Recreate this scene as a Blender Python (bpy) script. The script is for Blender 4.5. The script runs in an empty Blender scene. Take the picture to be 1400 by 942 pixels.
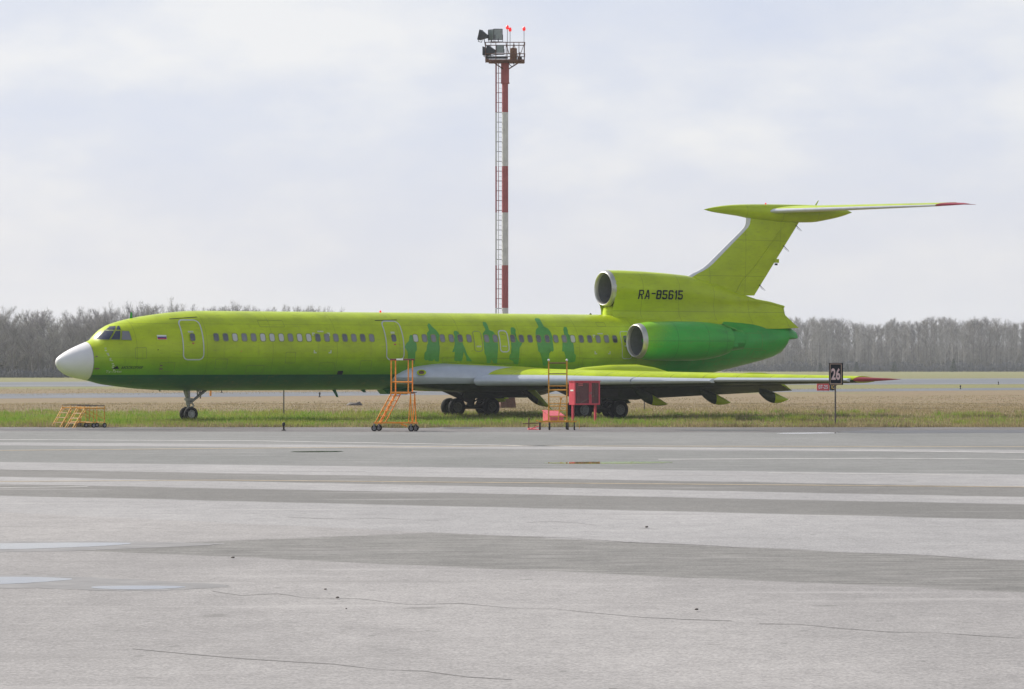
import bpy, bmesh, math, random
import numpy as np
from mathutils import Vector, Matrix
R=math.radians
SC=bpy.context.scene
COL=SC.collection
random.seed(7)

# ---------------------------------------------------------------- camera, sky, sun, exposure
EYE=2.72; FPX=4300.0; YH=497.0            # eye height; focal length and horizon row of the 1400 px wide photograph
cd=bpy.data.cameras.new('camera'); cam=bpy.data.objects.new('camera',cd); COL.objects.link(cam)
cam.location=(0,0,EYE); cam.rotation_euler=(R(90)+math.atan((YH-471)/FPX),0,0)
cd.lens=FPX/1400*36; cd.sensor_width=36; cd.clip_start=0.5; cd.clip_end=9000
SC.camera=cam
SUN_EL=R(36); SX,SY=-0.80,0.60            # the sun stands left of and beyond the aircraft
w=bpy.data.worlds.new('World'); SC.world=w; w.use_nodes=True
nt=w.node_tree; nt.nodes.clear()
def N(nt,t,**k):
    n=nt.nodes.new(t)
    for a,b in k.items():
        if a.startswith('i_'): n.inputs[a[2:].replace('_',' ')].default_value=b
        else: setattr(n,a,b)
    return n
L=nt.links.new
sky=N(nt,'ShaderNodeTexSky',sky_type='NISHITA',sun_disc=False,sun_elevation=SUN_EL,sun_rotation=math.atan2(SX,SY),dust_density=3.0,air_density=1.0)
skm=N(nt,'ShaderNodeMix',data_type='RGBA',blend_type='MULTIPLY'); skm.inputs[0].default_value=1; skm.inputs[7].default_value=(.1,.1,.1,1)
L(sky.outputs[0],skm.inputs[6])
tc=N(nt,'ShaderNodeTexCoord'); mp=N(nt,'ShaderNodeMapping'); mp.inputs['Scale'].default_value=(1,1,2.4)
L(tc.outputs['Generated'],mp.inputs[0])
n1=N(nt,'ShaderNodeTexNoise',i_Scale=7.0,i_Detail=7.0,i_Roughness=.52); L(mp.outputs[0],n1.inputs['Vector'])
n2=N(nt,'ShaderNodeTexNoise',i_Scale=19.0,i_Detail=6.0,i_Roughness=.55); L(mp.outputs[0],n2.inputs['Vector'])
cr=N(nt,'ShaderNodeValToRGB'); cr.color_ramp.elements[0].position=.36; cr.color_ramp.elements[1].position=.64
cr.color_ramp.elements[0].color=(.58,.625,.75,1); cr.color_ramp.elements[1].color=(.76,.765,.785,1)
e=cr.color_ramp.elements.new(.5); e.color=(.64,.67,.755,1)
ad=N(nt,'ShaderNodeMath',operation='MULTIPLY_ADD'); ad.inputs[1].default_value=.45; L(n2.outputs[0],ad.inputs[0])
ml=N(nt,'ShaderNodeMath',operation='MULTIPLY'); ml.inputs[1].default_value=.6; L(n1.outputs[0],ml.inputs[0]); L(ml.outputs[0],ad.inputs[2])
L(ad.outputs[0],cr.inputs[0])
sx=N(nt,'ShaderNodeSeparateXYZ'); L(tc.outputs['Generated'],sx.inputs[0])
hz=N(nt,'ShaderNodeMapRange'); hz.inputs['From Min'].default_value=-.01; hz.inputs['From Max'].default_value=.075; L(sx.outputs[2],hz.inputs[0])
hm=N(nt,'ShaderNodeMix',data_type='RGBA'); hm.inputs[6].default_value=(.665,.665,.700,1); L(hz.outputs[0],hm.inputs[0]); L(cr.outputs[0],hm.inputs[7])
zf=N(nt,'ShaderNodeMapRange'); zf.inputs['From Min'].default_value=.12; zf.inputs['From Max'].default_value=.9; zf.inputs['To Min'].default_value=.88; zf.inputs['To Max'].default_value=.22; L(sx.outputs[2],zf.inputs[0])
mx=N(nt,'ShaderNodeMix',data_type='RGBA'); L(zf.outputs[0],mx.inputs[0]); L(skm.outputs[2],mx.inputs[6]); L(hm.outputs[2],mx.inputs[7])
bg=N(nt,'ShaderNodeBackground'); L(mx.outputs[2],bg.inputs[0]); bg.inputs[1].default_value=1.0
wo=N(nt,'ShaderNodeOutputWorld'); L(bg.outputs[0],wo.inputs[0])
sl=bpy.data.lights.new('sun','SUN'); sl.energy=5.0; sl.angle=R(.6); sl.color=(1,.95,.86)
so=bpy.data.objects.new('sun',sl); COL.objects.link(so)
so.rotation_euler=Vector((SX*math.cos(SUN_EL),SY*math.cos(SUN_EL),math.sin(SUN_EL))).to_track_quat('Z','Y').to_euler()
SC.view_settings.view_transform='Standard'; SC.view_settings.look='None'; SC.view_settings.exposure=0.24; SC.view_settings.gamma=1
SC.render.engine='CYCLES'; SC.cycles.max_bounces=6; SC.cycles.volume_bounces=1

# ---------------------------------------------------------------- materials
def mat(name,col,rough=.6,metal=0,var=0,scale=3,spec=.5,bump=0,bscale=30,coat=0,emit=None,alpha=1,stretch=None):
    m=bpy.data.materials.new(name); m.use_nodes=True; t=m.node_tree; b=t.nodes['Principled BSDF']
    b.inputs['Roughness'].default_value=rough; b.inputs['Metallic'].default_value=metal
    b.inputs['Specular IOR Level'].default_value=spec; b.inputs['Coat Weight'].default_value=coat
    if emit: b.inputs['Emission Color'].default_value=(*emit[0],1); b.inputs['Emission Strength'].default_value=emit[1]
    b.inputs['Base Color'].default_value=(*col,1); b.inputs['Alpha'].default_value=alpha
    if var or bump:
        c=N(t,'ShaderNodeTexCoord'); mpn=N(t,'ShaderNodeMapping')
        if stretch: mpn.inputs['Scale'].default_value=stretch
        t.links.new(c.outputs['Object'],mpn.inputs[0])
    if var:
        n=N(t,'ShaderNodeTexNoise',i_Scale=scale,i_Detail=6.0,i_Roughness=.6); t.links.new(mpn.outputs[0],n.inputs['Vector'])
        r=N(t,'ShaderNodeMapRange'); r.inputs['From Min'].default_value=.25; r.inputs['From Max'].default_value=.75
        r.inputs['To Min'].default_value=1-var; r.inputs['To Max'].default_value=1+var; t.links.new(n.outputs[0],r.inputs[0])
        x=N(t,'ShaderNodeMix',data_type='RGBA',blend_type='MULTIPLY'); x.inputs[0].default_value=1; x.inputs[6].default_value=(*col,1)
        t.links.new(r.outputs[0],x.inputs[7]); t.links.new(x.outputs[2],b.inputs['Base Color'])
    if bump:
        n=N(t,'ShaderNodeTexNoise',i_Scale=bscale,i_Detail=4.0); t.links.new(mpn.outputs[0],n.inputs['Vector'])
        u=N(t,'ShaderNodeBump',i_Strength=bump,i_Distance=.02); t.links.new(n.outputs[0],u.inputs['Height']); t.links.new(u.outputs[0],b.inputs['Normal'])
    return m
class G_:   # tiny node graph helper for custom paint
    def __init__(s,name,rough=.35,coat=.2):
        s.m=bpy.data.materials.new(name); s.m.use_nodes=True; s.t=s.m.node_tree; s.b=s.t.nodes['Principled BSDF']
        s.b.inputs['Roughness'].default_value=rough; s.b.inputs['Coat Weight'].default_value=0; s.b.inputs['Specular IOR Level'].default_value=.28; s.b.inputs['Coat Roughness'].default_value=.25
        c=N(s.t,'ShaderNodeTexCoord'); s.P=c.outputs['Object']; q=N(s.t,'ShaderNodeSeparateXYZ'); s.l(s.P,q.inputs[0]); s.x,s.y,s.z=q.outputs
    def l(s,a,b): s.t.links.new(a,b)
    def M(s,op,a,b=None,c=None,clamp=False):
        n=N(s.t,'ShaderNodeMath',operation=op,use_clamp=clamp)
        for i,v in enumerate((a,b,c)):
            if v is None: continue
            if isinstance(v,(int,float)): n.inputs[i].default_value=v
            else: s.l(v,n.inputs[i])
        return n.outputs[0]
    def ramp(s,v,a,b,c=0,d=1,smooth=True):
        n=N(s.t,'ShaderNodeMapRange',interpolation_type='SMOOTHSTEP' if smooth else 'LINEAR')
        s.l(v,n.inputs[0])
        for i,k in zip((1,2,3,4),(a,b,c,d)): n.inputs[i].default_value=k
        return n.outputs[0]
    def noise(s,scale,detail=5,stretch=None,rough=.55):
        n=N(s.t,'ShaderNodeTexNoise',i_Scale=scale,i_Detail=float(detail),i_Roughness=rough)
        if stretch:
            q=N(s.t,'ShaderNodeMapping'); q.inputs['Scale'].default_value=stretch; s.l(s.P,q.inputs[0]); s.l(q.outputs[0],n.inputs['Vector'])
        else: s.l(s.P,n.inputs['Vector'])
        return n.outputs[0]
    def mix(s,f,a,b,mode='MIX'):
        n=N(s.t,'ShaderNodeMix',data_type='RGBA',blend_type=mode)
        if isinstance(f,(int,float)): n.inputs[0].default_value=f
        else: s.l(f,n.inputs[0])
        for i,v in ((6,a),(7,b)):
            if isinstance(v,tuple): n.inputs[i].default_value=(*v,1)
            else: s.l(v,n.inputs[i])
        return n.outputs[2]
    def out(s,c): s.l(c,s.b.inputs['Base Color']); return s.m
    def seam(s,coord,period,width,offset=0):
        f=s.M('MODULO',s.M('ADD',coord,offset+100*period),period)
        return s.M('LESS_THAN',f,width)

LIME=(.44,.56,.002); LIMEG=(.13,.35,.003); GREEN=(.028,.34,.040); DGREEN=(.004,.115,.036); FIG=(.062,.29,.032)
def weather(g,c,amt=.2):
    n=g.noise(.9,7,(1,1,1.6)); f=g.ramp(n,.3,.75,1-amt,1+amt*.6,False)
    c=g.mix(1.0,c,f,'MULTIPLY')
    n=g.noise(5,6,(.6,.6,3)); f=g.ramp(n,.52,.80,0,.38)
    return g.mix(f,c,(.16,.17,.03))
# fuselage paint: lime, greener low down, dark green belly, fresh green tail patch, fine panel seams
g=G_('fuselage_paint',.34,.25)
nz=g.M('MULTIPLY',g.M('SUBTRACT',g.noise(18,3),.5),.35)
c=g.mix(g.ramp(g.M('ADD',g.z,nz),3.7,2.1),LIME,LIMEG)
# tail patch boundary (aft distance, height)
edge=g.M('ADD',g.M('MULTIPLY',g.M('POWER',g.M('MAXIMUM',g.M('MULTIPLY',g.M('SUBTRACT',g.x,37.6),-.52),0),2.0),-1.0),5.06)
edge=g.M('MINIMUM',edge,g.M('SUBTRACT',5.06,g.M('MULTIPLY',g.M('MAXIMUM',g.M('SUBTRACT',g.x,38.0),0),.10)))
pt=g.ramp(g.M('SUBTRACT',edge,g.z),-.02,.02)
low=g.M('MULTIPLY',g.ramp(g.M('ADD',g.x,g.M('MULTIPLY',nz,4)),31.0,33.2),g.ramp(g.z,4.7,3.6))
c=g.mix(g.M('MAXIMUM',pt,low),c,GREEN)
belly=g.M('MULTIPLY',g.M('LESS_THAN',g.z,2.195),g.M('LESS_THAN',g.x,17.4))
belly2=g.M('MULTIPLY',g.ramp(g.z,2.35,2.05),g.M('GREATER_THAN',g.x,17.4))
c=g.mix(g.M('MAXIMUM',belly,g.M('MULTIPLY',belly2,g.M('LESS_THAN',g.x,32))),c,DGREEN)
c=weather(g,c)
sm=g.M('MAXIMUM',g.M('MAXIMUM',g.seam(g.x,3.42,.022),g.M('MULTIPLY',g.seam(g.x,.57,.012,.2),.35)),g.M('MULTIPLY',g.M('MAXIMUM',g.seam(g.z,50,.016,-4.58),g.seam(g.z,50,.016,-2.98)),1))
c=g.mix(g.M('MULTIPLY',sm,.42),c,(.09,.11,.01))
streak=g.ramp(g.noise(2.2,5,(2.2,2.2,.22)),.58,.82,0,.30)
c=g.mix(streak,c,(.13,.15,.02))
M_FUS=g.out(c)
def paint(name,col,seams=(),amt=.16,low=None,bright=None):
    g=G_(name,.36,.2); c=g.mix(0.0,col,col)
    if low: c=g.mix(g.ramp(g.z,low[0],low[1]),col,low[2])
    c=weather(g,c,amt)
    for ax,per,wd,off in seams: c=g.mix(g.M('MULTIPLY',g.seam(getattr(g,ax),per,wd,off),.5),c,(.05,.06,.01))
    return g.out(c)
M_LIME=paint('lime_paint',LIME)
M_FIN=paint('fin_lime_paint',LIME,[('x',2.3,.02,.4),('z',1.9,.02,.3)])
M_WING=paint('wing_lime_paint',LIME,[('y',1.32,.03,.2)],.2)
g=G_('nacelle_green_paint',.36,.2)
c=g.mix(g.ramp(g.M('ADD',g.M('SUBTRACT',g.x,g.M('MULTIPLY',g.M('SUBTRACT',g.z,3.8),1.0)),g.M('MULTIPLY',g.M('SUBTRACT',g.noise(14,3),.5),1.2)),29.6,31.6),(.22,.50,.006),(.045,.40,.040))
c=weather(g,c,.16)
soot=g.M('MULTIPLY',g.ramp(g.x,33.5,36),g.ramp(g.noise(2,5,(.4,2,2)),.4,.65,0,.45)); c=g.mix(soot,c,(.02,.10,.02))
for ax,per,wd,off in (('z',50,.022,-3.85),('x',1.9,.022,.3),('x',50,.022,-35.1)): c=g.mix(g.M('MULTIPLY',g.seam(getattr(g,ax),per,wd,off),.6),c,(.01,.05,.01))
M_NAC=g.out(c)
M_GREEN=paint('green_paint',GREEN)
M_DG=paint('dark_green_paint',DGREEN)
M_SHADE=paint('underside_painted_shade',(.022,.036,.010),[],.25)  # underside darkness is shade put into the colour, not a separate paint
M_FIG=mat('figure_green_print',FIG,.4,var=.14,scale=6,coat=.15)
M_RAD=mat('radome_white',(.70,.69,.70),.42,var=.06,scale=2,coat=.1)
M_SLAT=mat('slat_grey_metal',(.46,.50,.56),.38,.25,var=.08,scale=2)
M_LEG=mat('bare_leading_edge',(.66,.66,.68),.45,.1,var=.1,scale=3)
M_LIP=mat('intake_lip_metal',(.46,.45,.43),.38,.6,var=.12,scale=6)
M_DUCT=mat('intake_duct',(.16,.17,.18),.5,.4,var=.2,scale=4)
M_DARK=mat('dark_void',(.012,.013,.014),.7)
M_BLADE=mat('fan_blade',(.12,.125,.13),.35,.8)
M_GLASS=mat('cockpit_glass',(.025,.034,.062),.08,var=.3,scale=2,spec=.6,coat=0)
M_PANE=[mat('cabin_glass_dark',(.045,.048,.06),.12,spec=1,coat=.4),mat('cabin_glass_grey',(.17,.17,.185),.2,spec=.8,coat=.3),mat('cabin_blind_pale',(.50,.50,.48),.5,coat=.3)]
M_FRAME=mat('window_surround',(.20,.24,.03),.5)
M_DOORF=mat('door_outline_grey',(.50,.53,.50),.5,var=.1,scale=4)
M_INK=mat('black_lettering',(.006,.010,.016),.7,spec=.15)
M_WHITE=mat('white_paint',(.72,.72,.70),.5,var=.08,scale=5)
M_PALE=mat('pale_lettering',(.50,.55,.36),.6,var=.2,scale=9)
M_RED=mat('red_paint',(.40,.022,.03),.5,var=.25,scale=3)
M_REDTIP=mat('faded_red_wing_tip',(.33,.03,.05),.5,var=.3,scale=2)
M_BLUE=mat('flag_blue',(.03,.04,.22),.5)
M_FRED=mat('flag_red',(.45,.03,.04),.5)
M_TYRE=mat('tyre_rubber',(.010,.010,.011),.9,spec=.2,var=.3,scale=9)
M_HUB=mat('wheel_hub',(.30,.30,.29),.5,.3,var=.25,scale=14)
M_HUBD=mat('dirty_wheel_hub',(.16,.17,.165),.6,.3,var=.3,scale=14)
M_STRUT=mat('gear_leg_metal',(.24,.24,.22),.45,.5,var=.3,scale=8)
M_STRD=mat('oily_gear_metal',(.05,.052,.045),.55,.4,var=.3,scale=8)
M_BLACK=mat('black_rubber',(.02,.02,.02),.7)
M_ORANGE=mat('orange_enamel',(.78,.27,.012),.5,var=.32,scale=7)
M_OCHRE=mat('rusty_ochre_enamel',(.60,.28,.02),.6,var=.4,scale=9)
M_OCHD=mat('faded_ochre_enamel',(.62,.29,.03),.7,var=.4,scale=12)
M_TREAD=mat('worn_tread_board',(.58,.40,.24),.75,var=.3,scale=10)
M_MAROON=mat('maroon_rail_paint',(.14,.025,.02),.6,var=.2,scale=6)
M_CABR=mat('cabinet_red_enamel',(.56,.05,.085),.5,var=.16,scale=4)
M_PINK=mat('sun_bleached_red_enamel',(.70,.13,.15),.55,var=.18,scale=6)
M_MASTR=mat('mast_red_paint',(.35,.095,.10),.7,var=.2,scale=3)
M_MASTW=mat('mast_white_paint',(.58,.58,.57),.75,var=.16,scale=3)
M_RUST=mat('rusty_steel',(.14,.07,.05),.8,var=.35,scale=6)
M_STEEL=mat('grey_steel',(.23,.23,.24),.6,.4,var=.2,scale=6)
M_LAMPB=mat('floodlight_housing',(.035,.04,.05),.6,var=.2,scale=6)
M_LAMPG=mat('floodlight_glass',(.21,.25,.24),.18,.1,var=.25,scale=9,coat=.5)
M_BEAC=mat('red_beacon_lens',(.75,.02,.02),.25,emit=((1,.03,.03),.5))
M_POLE=mat('weathered_pole',(.10,.085,.075),.7,var=.3,scale=6)
M_TAN=mat('sign_frame_tan',(.42,.30,.22),.6,var=.2,scale=8)
M_NUM=mat('sign_numeral_pink_white',(.72,.52,.50),.6,var=.1,scale=9)
M_SIGNR=mat('sign_red',(.62,.035,.045),.5,var=.1,scale=4)
M_YEL=mat('sign_yellow',(.75,.45,.05),.5)

# ---------------------------------------------------------------- mesh helpers
class MB:
    def __init__(s): s.v=[]; s.f=[]; s.mi=[]
    def add(s,vs,fs,m=0):
        o=len(s.v); s.v+=[tuple(p) for p in vs]; s.f+=[tuple(i+o for i in f) for f in fs]; s.mi+=[m]*len(fs); return s
    def box(s,c,d,m=0,rot=None,taper=1):
        vs=[]
        for z in (-.5,.5):
            k=taper if z>0 else 1
            for x,y in ((-.5,-.5),(.5,-.5),(.5,.5),(-.5,.5)): vs.append(Vector((x*d[0]*k,y*d[1]*k,z*d[2])))
        if rot is not None: vs=[rot@p for p in vs]
        return s.add([p+Vector(c) for p in vs],[(0,3,2,1),(4,5,6,7),(0,1,5,4),(1,2,6,5),(2,3,7,6),(3,0,4,7)],m)
    def tube(s,a,b,r0,r1=None,n=8,m=0,caps=True):
        r1=r0 if r1 is None else r1; a=Vector(a); b=Vector(b); q=(b-a).to_track_quat('Z','Y')
        vs=[]
        for p,r in ((a,r0),(b,r1)):
            for i in range(n):
                t=2*math.pi*(i+.5)/n; vs.append(p+q@Vector((r*math.cos(t),r*math.sin(t),0)))
        fs=[(i,(i+1)%n,n+(i+1)%n,n+i) for i in range(n)]
        if caps: fs+=[tuple(range(n-1,-1,-1)),tuple(range(n,2*n))]
        return s.add(vs,fs,m)
    def path(s,pts,r,n=6,m=0):
        for a,b in zip(pts,pts[1:]): s.tube(a,b,r,n=n,m=m)
        return s
    def rings(s,rg,m=0,close=True,cap0=False,cap1=False):
        n=len(rg[0]); vs=[p for r in rg for p in r]; fs=[]
        for j in range(len(rg)-1):
            for i in range(n if close else n-1):
                k=(i+1)%n; fs.append((j*n+i,j*n+k,(j+1)*n+k,(j+1)*n+i))
        if cap0: fs.append(tuple(range(n-1,-1,-1)))
        if cap1: fs.append(tuple((len(rg)-1)*n+i for i in range(n)))
        return s.add(vs,fs,m)
    def lathe(s,prof,axis='x',c=(0,0,0),n=24,m=0,cap0=False,cap1=False,sx=1,sy=1):
        rg=[]
        for h,r in prof:
            ring=[]
            for i in range(n):
                t=2*math.pi*i/n; u,v=r*math.cos(t)*sx,r*math.sin(t)*sy
                p={'x':(h,u,v),'y':(u,h,v),'z':(u,v,h)}[axis]; ring.append((c[0]+p[0],c[1]+p[1],c[2]+p[2]))
            rg.append(ring)
        return s.rings(rg,m,True,cap0,cap1)
    def mesh(s,name,mats,smooth=False):
        me=bpy.data.meshes.new(name); me.from_pydata(s.v,[],s.f)
        for m in (mats if isinstance(mats,(list,tuple)) else [mats]): me.materials.append(m)
        me.polygons.foreach_set('material_index',s.mi)
        b=bmesh.new(); b.from_mesh(me); bmesh.ops.recalc_face_normals(b,faces=b.faces[:]); b.to_mesh(me); b.free()
        if smooth:
            me.polygons.foreach_set('use_smooth',[True]*len(me.polygons)); me.set_sharp_from_angle(angle=R(52))
        me.update(); return me
    def build(s,name,mats,parent=None,smooth=False,loc=None,rz=0):
        o=bpy.data.objects.new(name,s.mesh(name,mats,smooth)); COL.objects.link(o)
        if parent is not None: o.parent=parent
        if loc: o.location=loc
        if rz: o.rotation_euler.z=rz
        return o
def tag(o,label=None,cat=None,group=None,kind=None):
    if label: o['label']=label
    if cat: o['category']=cat
    if group: o['group']=group
    if kind: o['kind']=kind
    return o
def empty(name,loc,rz,label,cat,group=None):
    o=bpy.data.objects.new(name,None); COL.objects.link(o); o.location=loc; o.rotation_euler.z=rz; o.empty_display_size=.3
    return tag(o,label,cat,group)
def inst(name,me,parent=None,loc=(0,0,0),rz=0,sc=None):
    o=bpy.data.objects.new(name,me); COL.objects.link(o); o.parent=parent; o.location=loc; o.rotation_euler.z=rz
    if sc: o.scale=sc
    return o
def copy_tree(o,parent=None):
    c=o.copy(); COL.objects.link(c); c.parent=parent
    for ch in o.children: copy_tree(ch,c)
    return c
def gp(px,py):          # point on the ground seen at a pixel of the photograph
    Y=EYE*FPX/(py-YH); return ((px-700)*Y/FPX,Y)

# ---------------------------------------------------------------- ground, apron, strips
def sheet(name,pts,z,m,kind='structure',**k):
    me=bpy.data.meshes.new(name); me.from_pydata([(x,y,z) for x,y in pts],[],[tuple(range(len(pts)))]); me.materials.append(m)
    b=bmesh.new(); b.from_mesh(me)
    for f in b.faces:
        if f.normal.z<0: f.normal_flip()
    b.to_mesh(me); b.free()
    o=bpy.data.objects.new(name,me); COL.objects.link(o); return tag(o,kind=kind,**k)
g=G_('dry_grass_ground',.95,0)
big=g.noise(.035,5,(1,.55,1)); mid=g.noise(.22,5,(1,.6,1)); fine=g.noise(2.2,6,(1,.5,1),.7)
tan=g.mix(g.ramp(fine,.3,.7),(.150,.115,.062),(.265,.208,.118))
tan=g.mix(g.ramp(mid,.42,.62),tan,(.21,.150,.088))
grn=g.mix(g.ramp(fine,.3,.7),(.095,.145,.022),(.20,.25,.045))
nearf=g.ramp(g.M('ADD',g.y,g.M('MULTIPLY',g.M('SUBTRACT',mid,.5),70)),176,160)
leftf=g.ramp(g.M('ADD',g.x,g.M('MULTIPLY',g.M('SUBTRACT',mid,.5),30)),16,-14,.35,1)
olive=g.M('MULTIPLY',g.ramp(g.y,318,352),g.ramp(mid,.3,.6,.2,.6))
gf=g.M('MAXIMUM',g.M('MULTIPLY',nearf,leftf),g.M('MAXIMUM',olive,g.M('MULTIPLY',g.ramp(big,.56,.68),.45)))
c=g.mix(gf,tan,grn)
str_=g.noise(.5,6,(.08,1,1),.6); c=g.mix(g.ramp(str_,.50,.66,0,.6),c,(.17,.125,.080)); c=g.mix(g.ramp(g.noise(.4,5,(.06,1,1),.6),.55,.7,0,.55),c,(.17,.17,.07))
c=g.mix(g.M('MULTIPLY',g.ramp(g.noise(.6,4,(1,.4,1)),.62,.72),.55),c,(.075,.068,.045))
M_GRND=g.out(c)
u=N(g.t,'ShaderNodeBump',i_Strength=.6,i_Distance=.1); g.l(fine,u.inputs['Height']); g.l(u.outputs[0],g.b.inputs['Normal'])
sheet('ground',[(-4000,-300),(4000,-300),(4000,7000),(-4000,7000)],0,M_GRND)

def pavement(name,col,col2,grain=.16,rough=.85,sheen=0):
    g=G_(name,rough,0)
    a=g.noise(.10,6,(1,.5,1)); b=g.noise(1.4,6,(1,.7,1),.65); d=g.noise(26,3,None,.7); f2=g.noise(7,5,(1,1,1),.7)
    c=g.mix(g.ramp(a,.33,.67),col,col2)
    c=g.mix(1,c,g.ramp(b,.25,.75,1-grain,1+grain,False),'MULTIPLY')
    c=g.mix(1,c,g.ramp(f2,.25,.75,1-grain,1+grain,False),'MULTIPLY')
    c=g.mix(1,c,g.ramp(d,.3,.7,1-grain*1.5,1+grain*1.5,False),'MULTIPLY')
    sp=g.ramp(g.noise(3.3,2,(1,1,1),.5),.69,.74,0,.45); c=g.mix(sp,c,(.10,.10,.095))
    sw=g.ramp(g.noise(.5,5,(.35,2.2,1),.6),.56,.72,0,.30); c=g.mix(sw,c,tuple(.72*q for q in col))
    u=N(g.t,'ShaderNodeBump',i_Strength=.5,i_Distance=.008); g.l(d,u.inputs['Height']); g.l(u.outputs[0],g.b.inputs['Normal'])
    return g.out(c)
def apron_mat():
    g=G_('apron_paving',.85,0); g.b.inputs['Specular IOR Level'].default_value=.35
    big=g.noise(.10,6,(1,.5,1)); b=g.noise(1.4,6,(1,.7,1),.65); d=g.noise(30,3,None,.7); f2=g.noise(8,5,(1,1,1),.7)
    wob=g.M('MULTIPLY',g.M('SUBTRACT',g.noise(.8,6,(.45,1,1),.65),.5),1.0); fz=g.M('MULTIPLY',g.M('SUBTRACT',f2,.5),1.6)
    def tone(a,b_): return g.mix(g.ramp(big,.36,.64),a,b_)
    A=tone((.232,.223,.221),(.300,.288,.284)); LL=tone((.262,.257,.259),(.306,.299,.300)); D=tone((.135,.132,.126),(.165,.161,.154)); Mg=tone((.155,.158,.153),(.190,.191,.186))
    def side(p,q,w,k=1.0):     # 1 beyond the line through two ground points
        (x0,y0),(x1,y1)=p,q; m=(y1-y0)/(x1-x0); c0=y0-m*x0
        v=g.M('SUBTRACT',g.M('SUBTRACT',g.y,g.M('MULTIPLY',g.x,m)),c0)
        v=g.M('ADD',g.M('ADD',v,g.M('MULTIPLY',wob,k)),g.M('MULTIPLY',fz,w)); return g.ramp(v,-w,w)
    c=A
    wl=side(gp(590,728.5),gp(1400,767),.25); c=g.mix(wl,c,LL)
    for (l,r,col,w_) in ((678,711,D,.22),(662,690,LL,.25),(652,680,D,.25),(642,666,LL,.3),(632,649,Mg,.35),(609,619,LL,.5),(605,615.5,Mg,.7)):
        c=g.mix(side(gp(0,l),gp(1400,r),w_,.8),c,col)
    wm=g.M('MINIMUM',side(gp(200,757),gp(1400,811),.14),g.M('SUBTRACT',1.0,g.M('MAXIMUM',wl,side(gp(190,745.5),gp(590,728.5),.35))))
    dk=g.mix(g.ramp(g.noise(3,5,(.3,1.5,1)),.4,.62),D,tone((.185,.18,.172),(.215,.21,.20)))
    c=g.mix(wm,c,dk)
    for n_,a0,a1,k in ((b,.25,.75,.13),(f2,.28,.72,.17),(d,.32,.68,.30)): c=g.mix(1,c,g.ramp(n_,a0,a1,1-k,1+k,False),'MULTIPLY')
    # swept streaks, tyre marks, oil
    sw=g.ramp(g.noise(.45,6,(.30,2.4,1),.62),.52,.72,0,.34); c=g.mix(sw,c,(.185,.178,.174))
    sw=g.ramp(g.noise(.6,5,(.25,2.0,1),.6),.56,.74,0,.40); c=g.mix(sw,c,(.40,.385,.38))
    oil=g.ramp(g.noise(.9,3,(.8,1,1),.5),.70,.76,0,.5); c=g.mix(oil,c,(.10,.097,.092))
    sp=g.ramp(g.noise(3.3,2,(1,1,1),.5),.70,.75,0,.5); c=g.mix(sp,c,(.10,.10,.095))
    u=N(g.t,'ShaderNodeBump',i_Strength=.7,i_Distance=.010); g.l(d,u.inputs['Height']); g.l(u.outputs[0],g.b.inputs['Normal'])
    return g.out(c)
M_APRON=apron_mat()
M_FRNG=pavement('old_broken_asphalt',(.095,.090,.090),(.165,.156,.156),.30)
M_RWY=pavement('runway_concrete',(.120,.130,.148),(.150,.160,.178),.10)
M_LINEW=mat('worn_white_line',(.42,.41,.40),.8,var=.3,scale=2)
M_LINEY=mat('worn_yellow_line',(.36,.29,.19),.8,var=.3,scale=2)
M_CRACK=mat('bitumen_crack',(.17,.162,.158),.9,var=.3,scale=3)
M_WET=mat('damp_asphalt',(.055,.052,.052),.45,var=.5,scale=1.4)
g=G_('puddle_water',.03,0); g.b.inputs['Specular IOR Level'].default_value=.7; g.b.inputs['IOR'].default_value=1.45
M_PUD=g.out(g.mix(g.ramp(g.noise(2,3),.4,.6),(.03,.035,.045),(.05,.055,.06)))
def line_at(pix):      # ground polyline through pixels of the photograph, prolonged straight at both ends
    p=[gp(*q) for q in pix]
    def ext(a,b,X):
        k=(b[1]-a[1])/(b[0]-a[0]); k=max(-.25,min(.25,k)) if abs(X)>40 else k
        return (X,b[1]+(X-b[0])*k)
    return [ext(p[1],p[0],p[0][0]-14),*p,ext(p[-2],p[-1],p[-1][0]+14)]
edgeY=134.4
fe=[(-160+i*1.6,edgeY+random.uniform(-.45,.45)) for i in range(200)]
sheet('asphalt_fringe',[(-160,100),(160,100)]+[(x,y) for x,y in fe if x<160][::-1],.004,M_FRNG)
ae=[(x,125.8-max(-1,min(1.5,(x+20)/40))*2.6+random.uniform(-.08,.08)) for x in [-160+i*1.6 for i in range(200)]]
sheet('apron',[(-160,-60),(160,-60)]+ae[::-1],.008,M_APRON)
def strip(name,pix,wd,z,m,wob=0,kind='structure'):
    P=[gp(*q) for q in pix]; pts=[]
    for a,b in zip(P,P[1:]):
        n=max(2,int(math.dist(a,b)/.5)) if wob else 1
        for i in range(n): t=i/n; pts.append((a[0]+(b[0]-a[0])*t,a[1]+(b[1]-a[1])*t+random.uniform(-wob,wob)+2*wob*math.sin(t*7+a[0])))
    pts.append(P[-1]); up=[]; dn=[]
    for x,y in pts:
        k=wd*(random.uniform(.35,1.3) if wob else 1); up.append((x,y+k/2)); dn.append((x,y-k/2))
    if not wob: return sheet(name,dn+up[::-1],z,m,kind)
    q=MB()
    run=0
    for i in range(len(up)-1):
        if run<=0: run=random.choice((-2,-1,-1,3,5,8,12))
        if run>0: q.add([(*dn[i],z),(*dn[i+1],z),(*up[i+1],z),(*up[i],z)],[(0,1,2,3)]); run-=1
        else: run=0
    return tag(q.build(name,m),kind=kind)
strip('painted_line',[(-200,618),(700,610),(1600,611.5)],.5,.0125,M_LINEY)
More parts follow.
